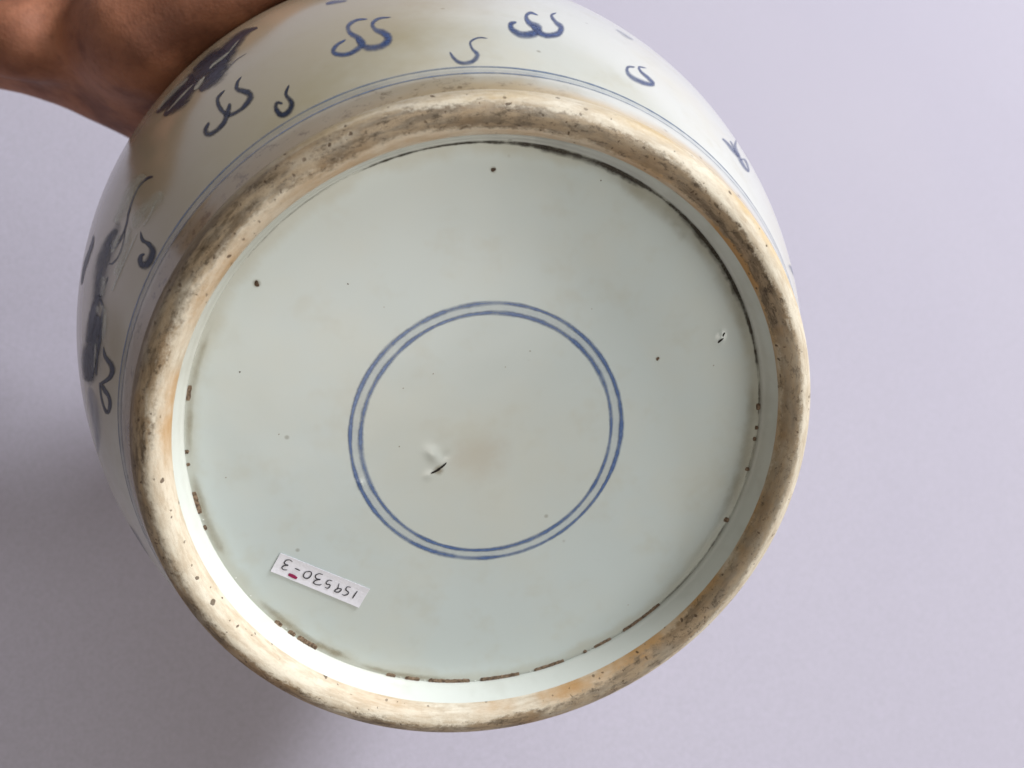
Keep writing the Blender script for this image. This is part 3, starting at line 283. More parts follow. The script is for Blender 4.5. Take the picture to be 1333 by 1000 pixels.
def make_cobalt(name, col, dark, coat=.20, rag=.45, spec=.4):
    m = NT(name)
    e = m.attr('edge'); k = m.attr('load')
    n1 = m.noise(330, 4, .7); n2 = m.noise(1100, 2, .6)
    ee = m.math('ADD', e, m.math('MULTIPLY', m.math('SUBTRACT', n1, .5), rag))
    a = m.step(ee, .06, 1.05)
    a = m.math('MULTIPLY', a, m.math('ADD', .72, m.math('MULTIPLY', n1, .6)))
    a = m.math('MULTIPLY', a, m.math('ADD', .74, m.math('MULTIPLY', m.step(m.noise(150, 4, .7), .36, .64), .32)))
    a = m.math('MULTIPLY', a, k, clamp=True)
    c = m.mix(m.step(m.math('ADD', n2, m.math('MULTIPLY', k, .2)), .45, .85), col, dark)
    b = m.bsdf(c, coat + .02, m.bump(m.noise(18, 2, .5), .35, .0015), spec)
    tr = m.n.new('ShaderNodeBsdfTransparent'); mx = m.n.new('ShaderNodeMixShader')
    m.put(mx.inputs[0], a); m.t.links.new(tr.outputs[0], mx.inputs[1]); m.t.links.new(b.outputs[0], mx.inputs[2])
    return m.done(mx.outputs[0])
def plain(name, c1, c2, scale, rough, bump=.3, spec=.4):
    m = NT(name)
    c = m.mix(m.step(m.noise(scale, 4, .65), .35, .65), c1, c2)
    return m.done(m.bsdf(c, rough, m.bump(m.noise(scale*1.7, 4), bump, .0003), spec).outputs[0])
def make_paper_sheet():
    m = NT('lilac_paper')
    c = m.mix(m.step(m.noise(3.2, 2), .3, .7), (.440, .416, .494), (.452, .428, .500))
    c = m.mix(m.math('MULTIPLY', m.step(m.noise(820, 4, .85), .40, .62), .42), c, (.31, .295, .33))
    n = m.bump(m.noise(700, 4, .8), .6, .0004)
    n = m.bump(m.noise(9, 2), .25, .004, n)
    return m.done(m.bsdf(c, .72, n, .25).outputs[0])
def make_skin():
    m = NT('skin')
    c = m.mix(m.step(m.noise(45, 4, .6), .32, .68), (.36, .15, .085), (.16, .06, .036))
    c = m.mix(m.math('MULTIPLY', m.step(m.noise(14, 3), .45, .7), .6), c, (.44, .20, .125))
    c = m.mix(m.math('MULTIPLY', m.step(m.noise(260, 3, .7), .5, .75), .35), c, (.13, .05, .03))
    mp = m.n.new('ShaderNodeMapping'); mp.inputs['Scale'].default_value = (1, .25, 1); m.put(mp.inputs[0], m.obj())
    n = m.bump(m.noise(110, 4, .6, mp.outputs[0]), .4, .0012)
    n = m.bump(m.voro(900)[0], .25, .0003, n)
    b = m.bsdf(c, .62, n, .25, Subsurface_Weight=.15, Subsurface_Scale=.004)
    b.inputs['Subsurface Radius'].default_value = (1, .35, .2)
    return m.done(b.outputs[0])
M = dict(base=make_base_glaze(), wall=make_wall_glaze(), body=make_body_glaze(), clay=make_clay(),
         cobalt=make_cobalt('cobalt_paint', (.06, .11, .25), (.03, .055, .15)),
         wash=make_cobalt('cobalt_wash', (.30, .38, .55), (.24, .32, .50)),
         line=make_cobalt('cobalt_line', (.14, .215, .40), (.085, .145, .32)),
         inky_shade=make_cobalt('cobalt_inky_shade', (.032, .044, .078), (.013, .02, .04), .3, .6, .15),  # cobalt of the left strokes: dense paint plus shade put into the colour
         bline=make_cobalt('border_blue', (.20, .26, .36), (.15, .20, .30)),
         slip=make_cobalt('pale_slip', (.68, .69, .57), (.58, .59, .48)),
         gap=plain('burnt_clay', (.27, .19, .125), (.085, .055, .035), 1300, .8, .8),
         soot=make_cobalt('soot', (.05, .04, .022), (.03, .022, .014), .5, 1.5),
         rust=make_cobalt('rust_halo', (.30, .23, .11), (.22, .16, .08), .25, .9),
         faint=plain('faint_spot', (.26, .21, .15), (.16, .12, .08), 1500, .3),
         iron=plain('iron_spot', (.10, .05, .025), (.045, .022, .012), 1500, .4),
         black=plain('crack_black', (.012, .01, .008), (.02, .016, .012), 900, .8),
         label=plain('label_paper', (.80, .80, .87), (.76, .765, .83), 700, .75, .2),
         ink=plain('black_ink', (.03, .028, .035), (.05, .045, .055), 900, .5),
         red=plain('magenta_marker', (.33, .012, .09), (.26, .01, .07), 900, .6),
         paper=make_paper_sheet(), skin=make_skin())

# ------------------------------------------------------------------ the paper it is held over
def ground():
    n = 90; xs = np.linspace(-4, 4, n)
    V = [(x, y, -.0008*math.sin(3.1*x+1.2)*math.sin(2.3*y)-.0008) for y in xs for x in xs]
    Fc = [(j*n+i, j*n+i+1, (j+1)*n+i+1, (j+1)*n+i) for j in range(n-1) for i in range(n-1)]
    o = mesh_obj('tabletop', V, Fc, M['paper']); o['kind'] = 'structure'
    return o
ground()

# ------------------------------------------------------------------ jar frame: +z points out of the foot, towards the lens
ZL = Vector((0.19526, -0.32804, 0.92426)).normalized()
XL = (Vector((1, 0, 0)) - ZL[0]*ZL).normalized(); YL = ZL.cross(XL)
ORG = Vector((-0.00316, -0.01723, 0.23444))
JM = Matrix.Translation(ORG) @ Matrix((XL, YL, ZL)).transposed().to_4x4()
jar = bpy.data.objects.new('porcelain_jar', None); COL.objects.link(jar)
jar.empty_display_size = .05; jar.matrix_world = G @ JM
jar['label'] = 'blue and white porcelain jar tipped up, glazed base with double blue circle'
jar['category'] = 'jar'
hE, RE, hM, RM = .0144, .08446, .11748, .11386
def rad(h):
    if h <= hE: return float(np.interp(h, [.0035, .0055, .0095, .0144], [.0800, .0806, .0823, RE]))
    if h <= hM+.035: return RM-(RM-RE)*((hM-h)/(hM-hE))**2
    hs = [hM+.035, .168, .184, .196, .203, .206, .216, .222, .2245]
    rs = [RM-(RM-RE)*(.035/(hM-hE))**2, .1020, .0880, .0730, .0615, .0555, .0535, .0545, .0540]
    return float(np.interp(h, hs, rs))
def lathe(name, prof, mat, seg=384, wob=0., attrs=None, n=6, smooth_path=True):
    P = cr1(prof, n) if smooth_path else np.array(prof, float)
    L = np.concatenate([[0], np.cumsum(np.linalg.norm(np.diff(P, axis=0), axis=1))]); L /= L[-1]
    th = np.linspace(0, 2*np.pi, seg, endpoint=False)
    wv = wob*(np.sin(2*th+.6)*.55+np.sin(3*th+2.1)*.3+np.sin(5*th)*.15)
    V = []; A = []; T = []; D = []
    for (r, h), l in zip(P, L):
        for k in range(seg):
            rr = r+wv[k]*min(1, r/.07); V.append((rr*math.cos(th[k]), rr*math.sin(th[k]), -h))
            A.append(l); T.append(th[k]/2/math.pi); D.append(h)
    Fc = []
    for i in range(len(P)-1):
        for k in range(seg):
            k2 = (k+1) % seg
            Fc.append((i*seg+k, i*seg+k2, (i+1)*seg+k2, (i+1)*seg+k)[::-1])
    return mesh_obj(name, V, Fc, mat, jar, attrs=dict(across=A, turn=T, depth=D))
# body, shoulder, neck, lip and inside, one thrown wall
out = [(rad(h), h) for h in (.0055, .0075, .0095, .0118, .0144, .02, .028, .038, .05, .065, .08, .095, .11, .125, .14, .1525, .168, .184, .196, .203, .206, .212, .218, .222)]
ins = [(.0540, .2250), (.0515, .2258), (.0495, .2245), (.0490, .2200), (.0500, .2080), (.0570, .2020), (.0690, .1950), (.0840, .1820), (.0975, .1660), (.1070, .1400), (.1090, .1150), (.1045, .0850), (.0950, .0550), (.0830, .0300), (.0700, .0200), (.0400, .0170), (.0005, .0165)]
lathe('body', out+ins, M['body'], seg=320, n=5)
# unglazed foot ring, rounded by turning
fr = [(.0719, .0046), (.0721, .0036), (.0726, .0023), (.0735, .0011), (.0748, .0003), (.0762, .0001), (.0776, .0006), (.0788, .0014), (.0796, .0024), (.08005, .0036), (.0806, .0050), (.0808, .0060)]
lathe('foot_ring', fr, M['clay'], seg=720, n=5)
# glazed wall inside the foot
lathe('foot_inner_wall', [(.0705, .0111), (.0703, .0104), (.0704, .0096), (.0708, .0086), (.0712, .0072), (.0716, .0058), (.07195, .0043)], M['wall'], seg=480, n=4)
# glazed base, with the blister beside the firing crack
def base():
    seg, nr = 420, 190
    rs = np.concatenate([[0.0], np.linspace(.0004, .0706, nr)]); th = np.linspace(0, 2*np.pi, seg, endpoint=False)
    V = [(0, 0, -.0104)]
    def z(x, y):
        r = math.hypot(x, y)
        h = -.0104-.0005*math.exp(-(r/.03)**2)+.00035*math.sin(40*x+1)*math.sin(35*y+.4)
        def g(cx, cy, a, sx, sy, k):
            ca, sa = math.cos(a), math.sin(a); u = (x-cx)*ca+(y-cy)*sa; v = -(x-cx)*sa+(y-cy)*ca
            return k*math.exp(-(u/sx)**2-(v/sy)**2)
        h += g(-.0137, -.0030, -.9, .0026, .0015, .00036)
        h += g(-.0152, -.0080, .4, .0014, .0011, .00014)
        h -= g(-.0119, -.0035, .6, .0018, .0012, .00014)
        h += g(.0577, .0229, 1.1, .0012, .0008, .00045)
        h += g(-.0315, -.0085, 0, .0008, .0008, .0002)
        return h
    for r in rs[1:]:
        for t in th: V.append((r*math.cos(t), r*math.sin(t), z(r*math.cos(t), r*math.sin(t))))
    V[0] = (0, 0, z(0, 0))
    Fc = [(0, 1+k, 1+(k+1) % seg) for k in range(seg)]
    for i in range(nr-1):
        for k in range(seg):
            a = 1+i*seg+k; b = 1+i*seg+(k+1) % seg
            Fc.append((a, a+seg, b+seg, b))
    mesh_obj('base', V, Fc, M['base'], jar)
    return z
ZB = base()

# ------------------------------------------------------------------ paint and marks laid on the surfaces
EDGE = (0, .55, 1, .55, 0)
def ribbon(L, R, load, off):                                  # L, R: (turn angle, depth) of both edges; returns verts, faces, edge, load
    V = []; E = []; K = []; n = len(L); m = 9
    for i in range(n):
        endf = 0 if i in (0, n-1) else 1
        for j in range(m):
            t = j/(m-1); th = L[i][0]*(1-t)+R[i][0]*t; h = L[i][1]*(1-t)+R[i][1]*t
            V.append(on_body(th, h, off)); E.append((1-abs(2*t-1)**1.4)*(.35+.65*endf)); K.append(load)
    Fc = [(i*m+j, i*m+j+1, i*m+j+m+1, i*m+j+m) for i in range(n-1) for j in range(m-1)]
    return V, Fc, E, K
def join(parts):
    V = []; Fc = []; E = []; K = []
    for v, f, e, k in parts:
        o = len(V); V += v; Fc += [tuple(a+o for a in q) for q in f]; E += e; K += k
    return V, Fc, E, K
def on_body(th, h, off):
    r = rad(h); dr = (rad(h+.001)-rad(h-.001))/.002; n = np.array([1, dr]); n /= np.linalg.norm(n)
    r += off*n[0]; z = -h+off*n[1]
    return (r*math.cos(math.radians(th)), r*math.sin(math.radians(th)), z)
NAMES = dict(cloud_a='cloud_scroll', cloud_b='cloud_scroll', cloud_e='cloud_scroll', cloud_h='cloud_scroll', cloud_j='cloud_scroll',
             hook_c='cloud_hook', hook_d='cloud_hook', hook_i='cloud_hook', hook_k='cloud_hook', dash_f='brush_dash', dash_l='brush_dash',
             smudge_g='brush_dash', smudge_m='brush_dash', beast='painted_beast', beast_wash='painted_beast', fig_wash2='painted_wash', beast_line='painted_outline',
             fig_line='painted_outline', fig_band='painted_branch', fig_wash='painted_wash', edge_reflection='painted_reflection', pale='pale_slip_stroke')
def build_strokes():
    INKY_SHADE = ('cloud_h', 'hook_i', 'hook_k', 'beast', 'beast_line', 'beast_wash', 'fig_wash2', 'fig_line', 'fig_band', 'edge_reflection', 'cloud_j')
    SINGLE = ('pale', 'smudge_g', 'fig_line', 'beast_line')   # strokes that stand apart are parts of their own
    groups = {}
    for n, (k, load, row) in enumerate(STROKES):
        groups.setdefault((k, n if k in SINGLE else 0), []).append((load, row))
    for (key, _), rows in groups.items():
        ps = []
        for i, (load, row) in enumerate(rows):
            off = .00004+.000008*i+(.00008 if key == 'pale' else -.000015 if 'wash' in key else 0)
            q = np.array(row).reshape(-1, 4); L = []; R = []; bleed = .24
            for a, b, c, d in q:
                if c-a > 180: c -= 360
                if a-c > 180: a -= 360
                a, c = a+(a-c)*bleed, c+(c-a)*bleed; b, d = b+(b-d)*bleed, d+(d-b)*bleed   # paint bleeds into the glaze
                L.append((a, b/1000)); R.append((c, d/1000))
            ps.append(ribbon(L, R, load*(1.12 if key in INKY_SHADE else 1.02), off))
        V, Fc, E, K = join(ps)
        mesh_obj(NAMES[key], V, Fc, M['slip'] if key == 'pale' else M['inky_shade'] if key in INKY_SHADE else M['cobalt'], jar, attrs=dict(edge=E, load=K))
build_strokes()
def ring(name, harm, wid, mat, load, zf, a0=0, a1=360, vary=.25):
    # harm: radius in metres, or Fourier terms of a hand-turned, slightly off-round circle
    if not isinstance(harm, (tuple, list)): harm = (harm, 0, 0, 0, 0)
    seg = max(8, int(abs(a1-a0)*1.2)); V = []; E = []; K = []; closed = abs(a1-a0) >= 359.9
    ph = harm[0]*977; m = seg if closed else seg+1
    for i in range(m):
        t = math.radians(a0+(a1-a0)*i/seg); f = i/seg
        fade = 1 if closed else min(1, f/.22, (1-f)/.22); fade = fade*fade*(3-2*fade)
        ww = wid*(1+vary*(.5*math.sin(3*t+ph)+.3*math.sin(7*t+ph*2)+.25*math.sin(19*t+ph)))*(.35+.65*fade)
        r0 = harm[0]+harm[1]*math.cos(t)+harm[2]*math.sin(t)+harm[3]*math.cos(2*t)+harm[4]*math.sin(2*t)
        for j in range(5):
            rr = r0+(j/4-.5)*ww+.00005*math.sin(5*t+ph); x = rr*math.cos(t); y = rr*math.sin(t)
            V.append((x, y, zf(x, y))); E.append(EDGE[j]*(.25+.75*fade))
            K.append(load*(1+.16*math.sin(2*t+ph)+.10*math.sin(11*t)+.08*math.sin(23*t+1))*(.15+.85*fade))
    Fc = []
    for i in range(m if closed else m-1):
        for j in range(4): Fc.append((i*5+j, ((i+1) % m)*5+j, ((i+1) % m)*5+j+1, i*5+j+1))
    return mesh_obj(name, V, Fc, mat, jar, attrs=dict(edge=E, load=K))
zb = lambda d: (lambda x, y: ZB(x, y)+d)
ring('painted_wash', (.03217, -.00022, .00091, -.00015, -.00013), .0042, M['wash'], .13, zb(.00002))
ring('painted_circle', (.03338, -.0002, .0009, -.0001, -.00015), .00168, M['line'], .92, zb(.00004))
ring('painted_circle', (.03096, -.00024, .00092, -.0002, -.00011), .00168, M['line'], .90, zb(.00004))
def body_ring(name, h, wid, mat, load):
    seg = 480; V = []; E = []; K = []
    for i in range(seg):
        t = 360*i/seg; tr = math.radians(t)
        for j in range(5):
            hh = h+(j/4-.5)*wid+.00012*math.sin(3*tr+h*900)
            V.append(on_body(t, hh, .00003)); E.append(EDGE[j]); K.append(load*(1+.2*math.sin(4*tr+h*1e3)))
    Fc = [(i*5+j, ((i+1) % seg)*5+j, ((i+1) % seg)*5+j+1, i*5+j+1) for i in range(seg) for j in range(4)]
    mesh_obj(name, V, Fc, mat, jar, attrs=dict(edge=E, load=K))
body_ring('painted_border', .0135, .0011, M['bline'], .75)
body_ring('painted_border', .0158, .0011, M['bline'], .80)
body_ring('painted_wash', .01465, .0022, M['wash'], .18)

# bare clay showing where the base glaze pulled away from the wall
GAPS = [(246.17, 248.22, 70.43, 1.1), (250.4, 253.65, 70.33, 1.2), (255.66, 264.87, 70.4, 1.2), (267.19, 276.05, 70.4, 1.2), (279.5, 286.45, 70.4, 1.0), (291.18, 292.01, 70.4, 1.0), (293.89, 298.14, 70.4, 0.8), (301.31, 311.56, 70.4, 0.9), (218.66, 220.48, 70.14, 1), (222.32, 224.09, 70.09, 1), (224.75, 229.62, 70.0, 1.2), (2.25, 3.76, 69.9, 0.9), (357.77, 358.67, 69.92, 0.7), (355.19, 356.15, 69.86, 0.7), (348.19, 349.07, 69.8, 0.9), (335.54, 336.67, 69.8, 1.1), (185.67, 190.33, 70.06, 1.0), (177.01, 177.78, 70.12, 0.9), (179.66, 180.28, 70.09, 0.8), (164.28, 167.26, 70.02, 0.8), (192.91, 193.98, 70.32, 0.7)]
def gap(a0, a1, R, wid):                                      # a low rough ridge of scorched grit, 0.2 mm proud
    R = min(R-.15, 70.0)/1000; wid /= 850; n = max(4, int((a1-a0)*3)); V = []
    for i in range(n+1):
        t = math.radians(a0+(a1-a0)*i/n); end = .55 if i in (0, n) else 1
        for j, (q, z) in enumerate(((-.5, -.0001), (-.3, .00012), (0, .00018), (.3, .00022), (.5, .00035))):
            rr = R+q*wid*end*(1+random.uniform(-.2, .2)); x = rr*math.cos(t); y = rr*math.sin(t)
            V.append((x, y, ZB(x, y)+z*end+random.uniform(0, .0001)))
    Fc = [(i*5+j, (i+1)*5+j, (i+1)*5+j+1, i*5+j+1) for i in range(n) for j in range(4)]
    mesh_obj('bare_clay_gap', V, [f[::-1] for f in Fc], M['gap'], jar, smooth=False)
for g_ in GAPS: gap(*g_)
for a0, a1, r, wd, ld in ((4, 62, .0699, .0012, 1), (22, 54, .0694, .0018, .45), (50, 98, .0699, .0013, .9), (84, 116, .0700, .0009, .9), (56, 84, .0695, .0018, .45), (308, 340, .0700, .0008, .55), (112, 140, .0702, .0005, .35), (345, 356, .0700, .0006, .35), (0, 10, .07, .0008, .6)):
    ring('soot_line', r, wd, M['soot'], ld, zb(.00012), a0, a1)
for a0, a1, r, wd, ld in ((210, 240, .0688, .0034, .38), (238, 262, .0692, .0024, .30), (180, 202, .0690, .0026, .40), (150, 182, .0692, .0022, .28), (12, 72, .0680, .0060, .22), (330, 372, .0682, .0060, .22)):
    ring('rust_stain', r, wd, M['rust'], ld, zb(.00007), a0, a1)
BEADS = [(249.4, 70.0), (254.8, 70.0), (266.1, 70.1), (260.2, 70.3), (278.6, 70.1), (292.9, 70.0), (221.6, 69.8), (211, 69.7), (206, 69.7), (191.8, 69.8)]
PITS = [(-50.92, 41.08, 3.2), (1.11, 64.18, 2.6), (25.59, 61.37, 1.3), (41.61, 18.37, 2.2), (56.49, 15.63, 1.2), (-31.56, 40.21, 1.4), (-49.39, 5.72, 1.1), (-56.46, 21.31, 1.5), (-62.13, -4.0, 1.2), (-22.03, 0.29, 1.2), (9.64, 22.29, 1.2), (3.72, 18.66, 1.0), (-13.41, 18.07, 1.2), (-20.49, 14.96, 1.1), (37.48, -51.6, 1), (-23.95, 34.61, .9), (24.4, 31.82, .9)]
def blob(name, x, y, r, hgt, mat, seg=12, sx=1.0, ang=0.0):
    V = [(x, y, ZB(x, y)+hgt)]; ca, sa = math.cos(ang), math.sin(ang)
    for k, (q, z) in enumerate(((.55, .8), (1, 0))):
        for i in range(seg):
            t = 2*math.pi*i/seg; w_ = 1+.22*math.sin(2*t+x*900)+.12*math.sin(3*t+y*700)
            u = r*q*w_*math.cos(t)*sx; v = r*q*w_*math.sin(t)
            X = x+u*ca-v*sa; Y = y+u*sa+v*ca; V.append((X, Y, ZB(X, Y)+.00002+hgt*z))
    Fc = [(0, 1+i, 1+(i+1) % seg) for i in range(seg)]
    Fc += [(1+i, 1+seg+i, 1+seg+(i+1) % seg, 1+(i+1) % seg) for i in range(seg)]
    return mesh_obj(name, V, Fc, mat, jar)
def halo(x, y, r, ld, mat):
    seg = 20; V = [(x, y, ZB(x, y)+.00004)]; E = [1]; K = [ld]*(seg*2+1)
    for q, e in ((.5, .6), (1, 0)):
        for i in range(seg):
            t = 2*math.pi*i/seg; X = x+r*q*math.cos(t); Y = y+r*q*math.sin(t); V.append((X, Y, ZB(X, Y)+.00004)); E.append(e)
    Fc = [(0, 1+i, 1+(i+1) % seg) for i in range(seg)]+[(1+i, 1+seg+i, 1+seg+(i+1) % seg, 1+(i+1) % seg) for i in range(seg)]
    mesh_obj('rust_halo', V, Fc, mat, jar, attrs=dict(edge=E, load=K))
for a_, r_ in BEADS:
    blob('glaze_bead', r_*math.cos(math.radians(a_))/1000, r_*math.sin(math.radians(a_))/1000, .00020, .00015, M['wall'])
for x, y, r in PITS:
    blob('iron_spot', x/1000, y/1000, r*(.00019 if r > 2 else .00012), .00008 if r > 2 else .00004, M['iron'] if r > 1.25 else M['faint'])
    if r > 2: halo(x/1000, y/1000, r*.00040, .5, M['rust'])
blob('iron_spot', .0577, .0221, .00042, .00006, M['black'], sx=1.8, ang=.7)
blob('iron_spot', .0584, .0236, .00030, .00006, M['black'], sx=1.6, ang=1.3)
CR = cr1([(-.01475, -.00740), (-.01400, -.00715), (-.01306, -.00672), (-.01240, -.00622), (-.01176, -.00575), (-.01120, -.00530), (-.01085, -.00490)], 4)
V = []; 
for i, (x, y) in enumerate(CR):
    t = i/(len(CR)-1); w_ = .00026*math.sin(math.pi*min(1, t*.9+.08))**.6*random.uniform(.75, 1.15)
    for s in (-1, 1): X = x-s*w_*.6; Y = y+s*w_; V.append((X, Y, ZB(X, Y)+.00012))
mesh_obj('firing_crack', V, [(2*i, 2*i+2, 2*i+3, 2*i+1) for i in range(len(CR)-1)], M['black'], jar)
halo(-.0128, -.0068, .0019, .42, M['rust'])

# paper label with a handwritten number, stuck on upside down
LB = [np.array(p)/1000 for p in ((-51.67, -24.84), (-31.08, -37.63), (-34.13, -42.64), (-54.45, -29.54))]
def lab():
    n, k = 24, 8; V = []
    for lay in (1, 0):
        for j in range(k+1):
            for i in range(n+1):
                a = LB[0]*(1-i/n)+LB[1]*(i/n); b = LB[3]*(1-i/n)+LB[2]*(i/n); p = a*(1-j/k)+b*(j/k)
                s = j/k; curl = .00022*max(0, abs(2*s-1)-.55)+.0006*max(0, abs(2*i/n-1)-.82)
                V.append((p[0], p[1], ZB(*p)+.00006+curl+.00010*lay))
    W = n+1; N = W*(k+1); Fc = []
    for j in range(k):
        for i in range(n):
            q = (j*W+i, j*W+i+1, (j+1)*W+i+1, (j+1)*W+i); Fc.append(q[::-1]); Fc.append(tuple(a+N for a in q))
    rim = [(i) for i in range(W)]+[j*W+n for j in range(1, k+1)]+[k*W+i for i in range(n-1, -1, -1)]+[j*W for j in range(k-1, 0, -1)]
    for a, b in zip(rim, rim[1:]+rim[:1]): Fc.append((a, b, b+N, a+N))
    o = mesh_obj('paper_label', V, Fc, M['label'], jar, smooth=False)
    o['label'] = 'small white paper sticker with the handwritten number 159530-3 and a magenta dash'
    return o
label = lab()
DIG = [('digit', [(-49.15, -27.58), (-49.71, -26.99), (-50.5, -26.99), (-51.03, -27.56), (-50.74, -28.17), (-50.2, -28.41), (-51.18, -28.41), (-51.71, -28.87), (-51.4, -29.48), (-50.55, -29.64)]), ('hyphen', [(-48.69, -29.46), (-48.22, -29.72), (-47.52, -30.24)]), ('digit', [(-45.21, -30.76), (-46.33, -30.83), (-46.85, -31.79), (-46.46, -32.48), (-45.59, -32.47), (-44.9, -31.59), (-45.04, -30.9), (-45.57, -30.6)]), ('digit', [(-42.24, -32.0), (-43.04, -31.67), (-43.8, -31.87), (-44.03, -32.58), (-43.52, -33.14), (-42.91, -33.3), (-44.04, -33.37), (-44.58, -33.98), (-44.13, -34.54), (-43.15, -34.84), (-42.76, -34.66)]), ('digit', [(-40.08, -34.1), (-40.86, -33.77), (-41.47, -34.22), (-41.51, -34.81), (-40.77, -35.05), (-40.81, -35.64), (-41.34, -36.02), (-41.95, -35.65)]), ('digit', [(-38.5, -35.04), (-38.91, -36.33), (-39.63, -36.84), (-39.54, -37.3), (-38.66, -37.41), (-38.03, -36.74), (-38.72, -36.42), (-39.16, -36.66)]), ('digit', [(-35.67, -36.5), (-36.55, -36.27), (-36.97, -36.88), (-36.74, -37.36), (-36.39, -37.85), (-36.68, -38.42), (-37.46, -38.56), (-37.95, -38.26)]), ('digit', [(-34.16, -37.78), (-34.92, -38.8), (-35.49, -39.72)]), ('marker_dash', [(-50.35, -30.88), (-49.41, -31.50), (-48.45, -32.30)])]
for nm, pts in DIG:
    P = cr1(pts, 4)/1000; T = np.gradient(P, axis=0); T /= np.linalg.norm(T, axis=1)[:, None]+1e-12
    wd = .00040 if nm == 'marker_dash' else .000135
    V = []
    for i, (p, t) in enumerate(zip(P, T)):
        w_ = wd*(.7+.5*math.sin(math.pi*(i+.5)/len(P)))*(1 if nm != 'marker_dash' else random.uniform(.92, 1.05))
        for s in (-1, 1):
            q = p+s*w_*np.array([-t[1], t[0]]); V.append((q[0], q[1], ZB(*q)+.00030))
    o = mesh_obj(nm, V, [(2*i, 2*i+1, 2*i+3, 2*i+2) for i in range(len(P)-1)], M['red'] if nm == 'marker_dash' else M['ink'], label, smooth=False)

# ------------------------------------------------------------------ the holding hand: one skin grown from blended limbs
def jp(th, h, off):                                           # a point standing off the jar wall, in the world
    return np.array(JM @ Vector(on_body(th, h, off)))
def px(x, y, z): return np.array([(x-666.5)*z/1110, -(y-500)*z/1110, CAM_H-z])
def hand():
    segs = []                                                 # (a, b, ra, rb, blend)
    def chain(pts, rad_, k=.004):
        for i in range(len(pts)-1): segs.append((pts[i], pts[i+1], rad_[i], rad_[i+1], .016 if rad_[i] > .0125 and k < .01 else k))
    arm = [HAND['arm'][i] for i in range(len(HAND['arm']))]
    chain([px(*p[:3]) for p in arm], [p[3] for p in arm], .010)
    for ch in HAND['extra']: chain([px(*p[:3]) for p in ch[1:]], [p[3] for p in ch[1:]], ch[0]+.0045)
    for ch in HAND['fingers']: chain([jp(*p[:3]) for p in ch], [p[3] for p in ch], .005)
    P0 = np.min([np.minimum(a, b)-max(ra, rb) for a, b, ra, rb, _ in segs], axis=0)-.006
    P1 = np.max([np.maximum(a, b)+max(ra, rb) for a, b, ra, rb, _ in segs], axis=0)+.006
    P0[0] = max(P0[0], -.36); P0[2] = max(P0[2], .004)
    st = .0022; g = [np.arange(P0[i], P1[i]+st, st) for i in range(3)]
    X, Y, Z = np.meshgrid(*g, indexing='ij'); G = np.stack([X, Y, Z], -1).astype(np.float32)
    D = np.full(X.shape, 1., np.float32)
    for a, b, ra, rb, k in segs:
        ab = (b-a).astype(np.float32); t = np.clip(((G-a.astype(np.float32))@ab)/(ab@ab), 0, 1)
        d = np.linalg.norm(G-a.astype(np.float32)-t[..., None]*ab, axis=-1)-(ra+(rb-ra)*t)
        h = np.clip(.5+.5*(D-d)/k, 0, 1); D = D*(1-h)+d*h-k*h*(1-h)
    # flesh flattens where it presses the porcelain
    IM = np.array(JM.inverted()); Q = G@IM[:3, :3].T.astype(np.float32)+IM[:3, 3].astype(np.float32)
    hh = -Q[..., 2]; rr = np.hypot(Q[..., 0], Q[..., 1])
    tab = np.array([rad(x) for x in np.linspace(.0035, .2245, 200)]); rj = np.interp(hh, np.linspace(.0035, .2245, 200), tab)
    jd = np.where((hh > 0) & (hh < .23), (rr-rj)*.93, np.maximum(np.maximum(-hh, hh-.23), rr-rj))
    D = np.maximum(D, .0006-jd)
    return surface_nets(D, np.array([x[0] for x in g]), st)
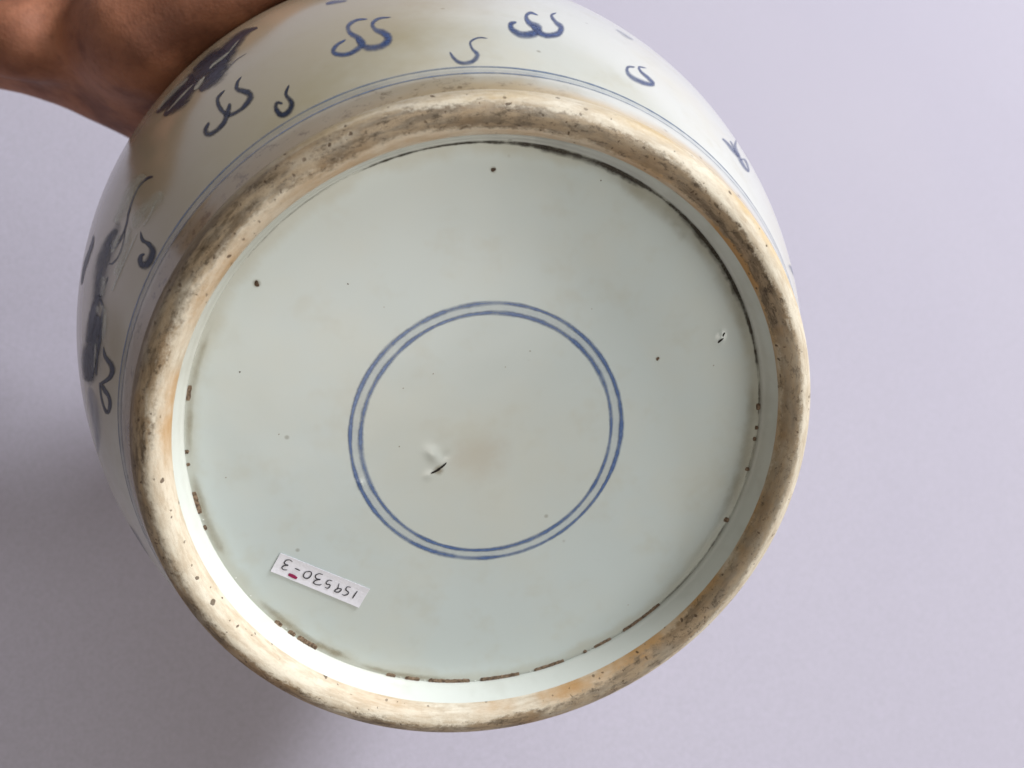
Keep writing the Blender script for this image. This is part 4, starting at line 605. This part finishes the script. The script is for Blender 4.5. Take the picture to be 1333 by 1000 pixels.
def surface_nets(D, o, st):
    nx, ny, nz = D.shape; inside = D < 0
    c = [D[i:nx-1+i, j:ny-1+j, k:nz-1+k] for i in (0, 1) for j in (0, 1) for k in (0, 1)]
    ins = sum((q < 0).astype(int) for q in c); act = (ins > 0) & (ins < 8)
    idx = -np.ones(act.shape, int); I = np.argwhere(act); idx[act] = np.arange(len(I))
    acc = np.zeros((len(I), 3)); cnt = np.zeros(len(I)); cor = [(i, j, k) for i in (0, 1) for j in (0, 1) for k in (0, 1)]
    for a in range(8):
        for b in range(a+1, 8):
            if sum(abs(x-y) for x, y in zip(cor[a], cor[b])) != 1: continue
            da = c[a][act]; db = c[b][act]; m = (da < 0) != (db < 0); t = np.where(m, da/np.where(m, da-db, 1), 0)
            acc += m[:, None]*(np.array(cor[a])+t[:, None]*(np.array(cor[b])-np.array(cor[a]))); cnt += m
    V = (I+acc/cnt[:, None])*st+o; Fc = []
    for ax in range(3):
        s0 = [slice(None)]*3; s1 = [slice(None)]*3; s0[ax] = slice(0, -1); s1[ax] = slice(1, None)
        ch = inside[tuple(s0)] != inside[tuple(s1)]; E = np.argwhere(ch)
        u, v = [q for q in range(3) if q != ax]
        E = E[(E[:, u] > 0) & (E[:, v] > 0) & (E[:, u] < D.shape[u]-1) & (E[:, v] < D.shape[v]-1)]
        du = np.zeros(3, int); du[u] = 1; dv = np.zeros(3, int); dv[v] = 1
        q = [idx[tuple((E-x).T)] for x in (0*du, du, du+dv, dv)]
        f = np.stack(q, 1); fl = inside[tuple(E.T)]
        if ax == 1: fl = ~fl
        f[~fl] = f[~fl][:, ::-1]; Fc.append(f[(f >= 0).all(1)])
    return V, np.concatenate(Fc)
HAND = dict(
    arm=[(-330, -75, .315, .034), (-120, -38, .312, .0310), (20, -18, .310, .0285), (120, 0, .310, .0290), (210, 20, .312, .031), (300, 20, .312, .030)],
    extra=[(.006, (-300, 20, .285, .013), (-80, 40, .281, .0125), (30, 52, .282, .0105), (100, 70, .290, .0090)),
           (.007, (60, 20, .292, .008), (150, 52, .289, .0095), (230, 60, .292, .010), (300, 30, .292, .010)),
           (.014, (-120, 20, .312, .0130), (0, 46, .310, .0110), (90, 78, .310, .0095), (160, 112, .312, .0095), (215, 136, .316, .009)),
           (.006, (150, -20, .292, .009), (250, -20, .292, .011), (340, -60, .292, .012)),
           (.005, (-200, -60, .294, .010), (0, -36, .290, .0085), (110, -24, .291, .0080))],
    fingers=[[(133, .128, .018, .0165), (122, .128, .017, .014), (106, .124, .010, .0098), (92, .122, .0085, .0090), (80, .122, .0080, .0078)],
             [(135, .142, .020, .017), (122, .143, .017, .014), (104, .142, .010, .0100), (92, .142, .0085, .0090), (80, .143, .0080, .0078)],
             [(137, .155, .020, .0160), (124, .160, .017, .0135), (105, .162, .010, .0096), (93, .163, .0085, .0088), (81, .164, .0080, .0076)],
             [(138, .168, .020, .0160), (128, .177, .016, .0120), (110, .183, .0095, .0084), (94, .186, .0080, .0078), (82, .187, .0074, .0068)],
             [(137, .155, .018, .0160), (141, .175, .016, .0135), (149, .190, .012, .0112), (160, .197, .0102, .0100), (170, .199, .0095, .0088)]])
V, Fc = hand()
person = mesh_obj('person', V, Fc, M['skin'])
person.matrix_world = G
person['label'] = 'bare brown hand and wrist reaching in from the upper left corner to grip the jar'
person['category'] = 'person'
sm = person.modifiers.new('smooth', 'SMOOTH'); sm.iterations = 4; sm.factor = .6
